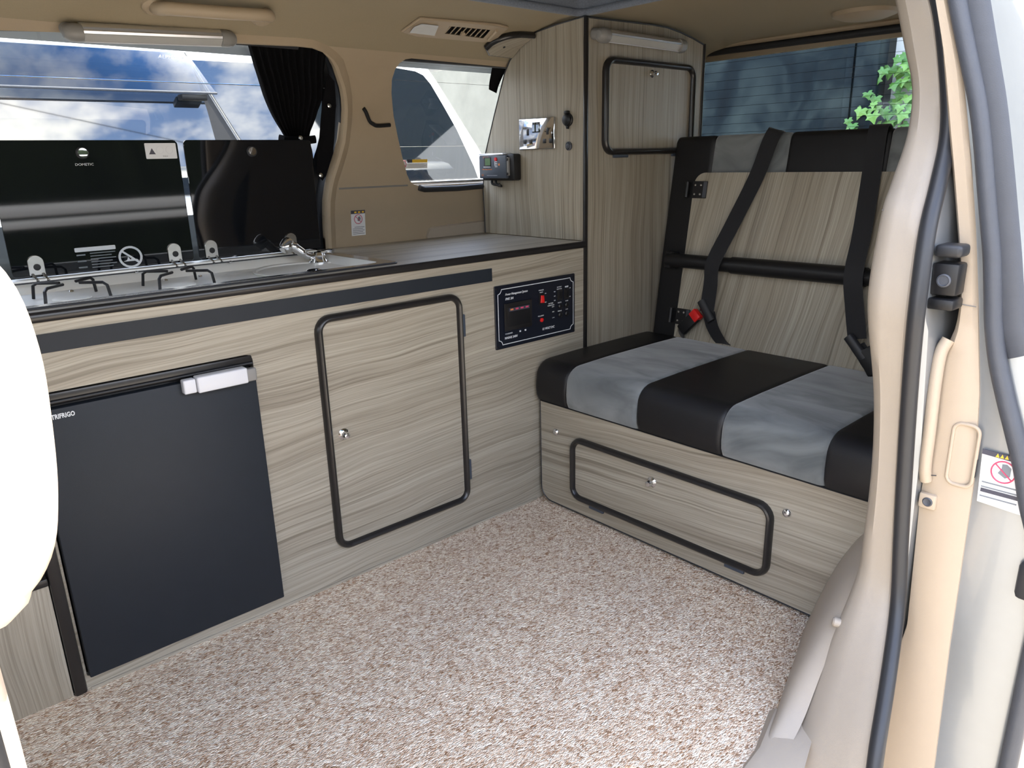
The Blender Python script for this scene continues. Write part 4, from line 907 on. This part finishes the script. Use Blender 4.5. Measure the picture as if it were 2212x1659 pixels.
# grab handle on the headlining
g1 = thing('grab_handle', 'beige fold-down grab handle on the headlining above the window', 'handle', WP(-.87,.76))
gp = smoothpath([WP(-.985,.765,-.002), WP(-.984,.785,.018), WP(-.970,.806,.028), WP(-.93,.816,.032), WP(-.87,.821,.033), WP(-.81,.825,.032), WP(-.774,.820,.028), WP(-.762,.802,.018), WP(-.762,.785,-.002)], 5)
mk('grip', tube(NB(), gp, .0125, seg=12), 'beige', g1)
for x in (-.985,-.762): mk('mount', lathe(NB(), WP(x,.770,.0), tuple((WP(x,.770,.01)-WP(x,.770,0))), [(.024,-.002),(.023,.006),(.017,.012),(0,.013)], 20), 'beige', g1)
# air vent with lamp
vt = thing('air_vent', 'beige roof air vent with slats and a small lamp lens', 'vent', WP(-.25,.80))
mk('bezel', wrap(NB(), [(-.402,.778),(-.388,.840),(-.150,.858),(-.112,.850),(-.108,.782),(-.14,.773),(-.35,.768)], [[(-.284,.794),(-.290,.829),(-.160,.834),(-.153,.792)]], .008, thick=.0), 'beige', vt)
mk('bezel_edge', tube(NB(), [WP(x, s, .004) for x, s in ((-.402,.778),(-.388,.840),(-.150,.858),(-.112,.850),(-.108,.782),(-.14,.773),(-.35,.768))], .0035, closed=True, seg=6), 'beige', vt)
mk('vent_throat', wrap(NB(), [(-.296,.788),(-.296,.836),(-.150,.838),(-.147,.788)], [], .0012), 'black_plastic', vt)
sl0 = None
for k in range(8):
    x = -.281+k*.0165
    bm = loft(NB(), [[WP(x-.0015,.794,.0085), WP(x-.0045,.830,.0085)], [WP(x+.004,.794,.0016), WP(x+.001,.830,.0016)]], thick=.0022)
    mk('slat', bm, 'beige', vt)
mk('slat_tab', lathe(NB(), WP(-.232,.805,.009), (0,-.6,-.8), [(.006,-.003),(.006,.003),(0,.004)], 14), 'beige', vt)
mk('lamp_lens', wrap(NB(), [(-.386,.784),(-.390,.812),(-.376,.829),(-.326,.829),(-.309,.783)], [], .0105), 'lamp_lens', vt)
mk('slider', tube(NB(), [WP(-.135,.79,.010), WP(-.142,.838,.010)], .004, seg=8), 'beige', vt)
# little wood corner board at the head of the tall locker
cbd = thing('corner_board', 'small curved grey oak board with black edge under the headlining', 'board', WP(-.05,.77,.01))
OB = [(-.116,.754),(-.112,.776),(-.105,.795),(-.090,.812),(-.070,.824),(-.050,.830),(-.003,.834),(-.003,.728),(-.089,.731)]
mk('board', wrap(NB(), OB, [], .012, thick=.0), 'wood_v', cbd, smooth=0)
mk('edge_trim', tube(NB(), [WP(x, s, .008) for x, s in OB[:7]], 1, flat=(.0095,.0075), up=(0,-.6,-.8), seg=8), 'black_trim', cbd)
mk('edge_trim', tube(NB(), [WP(x, s, .008) for x, s in (OB[7], OB[8], OB[0])], .004, seg=8), 'black_trim', cbd)
mk('screw_hole', lathe(NB(), WP(-.062,.768,.0125), tuple(WP(-.06,.768,.02)-WP(-.06,.768,.01)), [(.0035,-.001),(.0035,.0006),(0,.0006)], 12), 'black_plastic', cbd)
# coat hook slot in the pillar trim
mk('coat_hook', tube(NB(), smoothpath([WP(-.436,.541,.003), WP(-.428,.532,.004), WP(-.414,.508,.0045), WP(-.402,.500,.0045), WP(-.388,.496,.0045), WP(-.347,.498,.003)], 4), 1, flat=(.0042,.0052), up=(0,-1,0), seg=8), 'black_plastic', label='black curved coat hook bar in the beige pillar trim', cat='hook')
# white warning sticker on the pillar trim
ws = thing('warning_sticker', 'white warning sticker with crossed-out hand low on beige pillar trim', 'sticker', WP(-.449,.20,.001))
wq(-.4715,-.4265,.199,.269,.0012,'sticker_white',ws,'sticker_sheet'); wq(-.4715,-.4265,.2595,.269,.0018,'sticker_dark',ws,'warning_band')
for k in range(3): wq(-.461+k*.012,-.454+k*.012,.2615,.266,.0022,'sticker_yellow',ws,'warning_mark')
mk('prohibition_ring', tube(NB(), [WP(-.449+.0125*math.cos(t*.3142), .2445+.0125*math.sin(t*.3142), .0022) for t in range(20)], .0009, closed=True, seg=5), 'sticker_red', ws)
mk('prohibition_bar', tube(NB(), [WP(-.458,.253,.0022), WP(-.440,.236,.0022)], .0009, seg=5), 'sticker_red', ws)
mk('hand_mark', wrap(NB(), [(-.452,.241),(-.449,.251),(-.443,.252),(-.441,.245),(-.446,.238)], [], .0018), 'pale_print', ws)
for k in range(5): wq(-.468+(k == 0)*.006,-.4300-(k%2)*.005,.222-k*.0046,.2232-k*.0046,.0018,'controller_blue',ws,'print_line')
# dark cover on the headlining near the tailgate
mk('ceiling_cover', lathe(NB(), (.64,-.43,1.302), (0,0,-1), [(.085,-.002),(.08,.010),(.055,.018),(0,.021)], 28), 'beige', label='shallow beige dome cover on the headlining above the bench seat', cat='cover')
# scrap of black curtain beside the locker in the quarter window
mk('curtain_corner', wrap(NB(), [(-.028,.676),(.03,.678),(.03,.59),(-.004,.60),(-.012,.625)], [], -.018), 'cloth_black', label='black curtain corner bunched at the quarter window beside the locker', cat='curtain')

# ================================================================== OUTSIDE
mk('ground', box(NB(), -14,14,-16,14,-.62,-.50), 'asphalt', label='pale concrete parking ground outside the van', cat='ground', kind='structure')  # warm pale tone chosen to bounce light in through the door
# parked white van alongside
NV = thing('parked_van', 'white van with dark tinted windows parked alongside', 'van', (-1.2,2.0,-.45))
def ny(z): return 1.15+(z-1.0)*.21
def nxe(z):                                        # rear end of the parked van leans forward towards the roof
    tab = [(1.55,.40),(1.33,.36),(1.27,.42),(1.16,.49),(.96,.62),(.80,.68),(.5,.72),(-.3,.70)]
    for (z0, x0), (z1, x1) in zip(tab, tab[1:]):
        if z1 <= z <= z0: return x0+(x1-x0)*(z0-z)/(z0-z1)
    return tab[-1][1]
SEC = [(1.20,-.30),(1.115,-.1),(1.085,.25),(1.085,.6),(1.115,.83),(ny(.92),.92),(ny(1.0),1.0),(ny(1.1),1.1),(ny(1.2),1.2),(ny(1.30),1.30),(1.245,1.36),(1.30,1.43),(1.40,1.48),(1.7,1.53),(2.1,1.54),(2.6,1.52),(2.9,1.40),(2.95,1.0),(3.0,.3),(2.95,-.3)]
rows = []
for t in (0,.25,.5,.75,.9,.97,1.0):
    rows.append([(-4.2+(nxe(z)+4.2)*t-(.012 if t == 1 else 0), y+(.012 if t == 1 and y < 2 else 0), z) for y, z in SEC])
bm = loft(NB(), rows); vs = list(bm.verts); n = len(SEC); bm.faces.new(vs[-n:])
mk('body', bm, 'white_paint', NV)
def npane(name, pts, off=.006, m='dark_window', **k):
    bm = NB(); vs = [bm.verts.new((x, ny(z)-off, z)) for x, z in pts]; f = bm.faces.new(vs)
    r = bmesh.ops.extrude_face_region(bm, geom=[f]); bmesh.ops.translate(bm, verts=[g for g in r['geom'] if isinstance(g, bmesh.types.BMVert)], vec=(0,.02,0))
    return mk(name, bm, m, NV, **k)
npane('front_window', [(-4.0,.86),(-.545,.86),(-.548,1.0),(-.556,1.12),(-.566,1.20),(-.578,1.27),(-.600,1.297),(-4.0,1.270)])
npane('pillar_glass', [(-.53,.86),(-.430,.86),(-.476,1.03),(-.548,1.19),(-.588,1.283),(-.600,1.2855),(-.578,1.26),(-.566,1.20),(-.556,1.12),(-.548,1.0)], .0045, 'black_plastic')
npane('rear_window', [(-.415,.86),(.545,.86),(.530,.92),(.47,1.07),(.42,1.165),(.375,1.245),(.345,1.278),(.31,1.291),(.21,1.300),(-.36,1.281),(-.578,1.278),(-.535,1.19),(-.462,1.03)])
mk('window_strip', tube(NB(), [(x, ny(z)-.008, z) for x, z in ((-.590,1.30),(-.542,1.19),(-.470,1.03),(-.422,.86))], .0035, seg=6), 'grey_plastic', NV)
# rain visor along the top of its front window
VP = [(-3.6,1.295),(-.640,1.302),(-.600,1.296),(-.578,1.28),(-.566,1.25),(-.548,1.20),(-.535,1.172),(-3.6,1.158)]
bm = NB(); es = []
vs = [bm.verts.new((x, ny(z)-.008-(1.302-z)*.42, z)) for x, z in VP]; bm.faces.new(vs)
mk('rain_visor', bm, 'visor', NV)
mk('visor_edge', tube(NB(), [(x, ny(z)-.009-(1.302-z)*.42, z) for x, z in ((-3.6,1.158),(-.535,1.172))], .0035, seg=6), 'grey_rubber', NV)
mk('visor_clip', box(NB(), -.645,-.565, ny(1.16)-.055, ny(1.16)-.012, 1.150,1.168,.003), 'black_plastic', NV)
text('ALPHARD', .016, Matrix.Translation((0,-.018,0)) @ FY((-.640, ny(1.280), 1.2800)), 'white_print', NV, align='CENTER', sx=1.15, shear=.2)
# spoiler over its tailgate
mk('roof_spoiler', prism(NB(), [(.30,1.345),(.40,1.335),(.50,1.318),(.56,1.322),(.53,1.345),(.42,1.40),(.30,1.44)], 'xz', 1.25, 2.85, bev=.008), 'white_paint', NV)
mk('tail_lamp', box(NB(), .50,.66, 1.175,1.26,.62,.86,.03,3), 'red_plastic', NV)
# retaining wall behind the vehicles
mk('retaining_wall', box(NB(), 2.45,2.75,-.9,9,-.52,2.5), 'concrete', label='pale weathered concrete wall behind the vehicles', cat='wall', kind='structure')
# dark blue boarded gate in front of it
gt = thing('dark_gate', 'dark navy painted board gate behind the tailgate window', 'gate', (2.25,.9,-.5))
mk('board_sheet', box(NB(), 2.25,2.28,.30,1.75,-.48,1.95), 'fence_paint', gt)
mk('gate_post', box(NB(), 2.20,2.30,.19,.30,-.49,2.0,.006), 'fence_paint', gt)
mk('gate_batten', box(NB(), 2.236,2.2495,.325,.36,-.48,1.93,.003), 'fence_paint', gt)
mk('gate_rail', box(NB(), 2.236,2.2495,.37,1.74,.92,.98,.003), 'fence_paint', gt)
# rendered wall with ivy beside the gate
mk('side_wall', box(NB(), 2.36,2.445,-2.2,.185,-.52,2.2), 'rendered_wall', label='whitewashed wall overgrown with ivy beside the dark gate', cat='wall', kind='structure')
iv = thing('ivy_plant', 'bright green ivy climbing the pale wall beside the dark gate', 'ivy', (2.3,.05,-.5))
def leaf_mesh(m):
    prof = [(0,-.05),(.22,-.24),(.52,-.20),(.40,.02),(.62,.22),(.34,.30),(.22,.42),(0,.82)]
    bm = NB(); R_ = [bm.verts.new((x, y, -.10*abs(x)+.03*math.sin(6*y))) for x, y in prof]; Lf = [R_[0]]+[bm.verts.new((-x, y, -.10*abs(x)+.03*math.sin(6*y))) for x, y in prof[1:-1]]+[R_[-1]]
    mid = bm.verts.new((0,.15,.08))
    for side in (R_, Lf):
        for a, b in zip(side, side[1:]): bm.faces.new((a, b, mid))
    me = bpy.data.meshes.new('leaf'); bm.to_mesh(me); bm.free(); me.materials.append(MATS[m]); return me
LM = [leaf_mesh('ivy'), leaf_mesh('ivy_pale')]
rnd = random.Random(3)
for k in range(270):
    z = .85+rnd.random()*.52; hi = .30-max(0, z-1.10)*.62; lo = -.42
    y = lo+(hi-lo)*(rnd.random()**.75)
    o = bpy.data.objects.new('leaf', LM[rnd.random() < .45]); COL.objects.link(o); o.parent = iv
    sc = .036+.030*rnd.random()
    nrm = Vector((-1, rnd.uniform(-.45,.45), rnd.uniform(.0,.75))).normalized(); down = Vector((0, rnd.uniform(-.5,.5), -1)); down = (down-nrm*down.dot(nrm)).normalized()
    xx = down.cross(nrm); m = Matrix((xx, down, nrm)).transposed().to_4x4() @ Matrix.Diagonal((sc, sc, sc, 1))
    m.translation = Vector((2.33-rnd.random()*.13-(.06 if y > .16 else 0), y, z)) - WL[iv]
    o.matrix_local = m
for k in range(5):
    y0 = -.25+.11*k
    mk('stem', tube(NB(), smoothpath([(2.345,y0,-.49),(2.335,y0+.05,.1),(2.345,y0-.04,.6),(2.335,y0+.03,1.0),(2.345,y0+.01,1.35-.08*k)], 4), .006, seg=6), 'stem', iv)
# far side of the yard, behind the camera: low pale wall with a dark hedge on it
yf = thing('rail_fence', 'low white two-rail fence in front of the hedge', 'fence', (-2,-7.4,-.5))
RF = Matrix.Translation((-2,-7.4,0)) @ Matrix.Rotation(R(-14), 4, 'Z') @ Matrix.Translation((2,7.4,0))
for z0, z1 in ((.46,.59),(.33,.42)): mk('rail', box(NB(), -9,7,-7.42,-7.36,z0,z1,.004), 'white_paint', yf, mx=RF)
for xx in (-8.9,-5.6,2.6,5.0,6.9): mk('post', box(NB(), xx,xx+.1,-7.50,-7.42,-.5,.62,.004), 'white_paint', yf, mx=RF)
tr = thing('garden_tree', 'broad dark green tree standing behind the van on the hedge side', 'tree', (6.6,-5.4,-.5))
mk('trunk', tube(NB(), [(6.6,-5.4,-.5),(6.65,-5.4,.6),(6.55,-5.45,1.6),(6.6,-5.4,2.6)], [.16,.13,.12,.08], seg=10), 'stem', tr)
tb = NB(); bmesh.ops.create_icosphere(tb, subdivisions=4, radius=1.0)
for v in tb.verts:
    n = v.co.normalized(); q = 1+.10*math.sin(7*n.x+2*n.z)+.09*math.sin(9*n.y-3*n.z)+.10*math.sin(11*n.z+5*n.x)+rnd.uniform(-.05,.05); v.co = Vector((6.6+n.x*2.2*q, -5.4+n.y*2.2*q, 3.6+n.z*2.6*q))
mk('crown', tb, 'hedge', tr)
hd = NB(); rows = []
for i in range(60):
    x = -13+i*.373; row = []
    for k in range(13):
        t = k/12*math.pi; j = lambda: rnd.uniform(-.12,.12)
        row.append((x+j(), -8.6+.85*math.cos(t)*-1+j(), -.45+2.4*min(1, math.sin(t)*1.6)+j()*.8 if 0 < k < 12 else -.50))
    rows.append(row)
mk('hedge', loft(hd, rows), 'hedge', mx=RF, label='dark green clipped hedge behind the white rail fence', cat='hedge')
# overhead wire
mk('overhead_wire', tube(NB(), [(-6,-12,9.92),(-1,-12,8.64),(1.25,-12,8.09),(3.98,-12,7.40),(9,-12,6.13)], .012, seg=6), 'black_rubber', label='thin black overhead wire across the yard', cat='wire')
# end
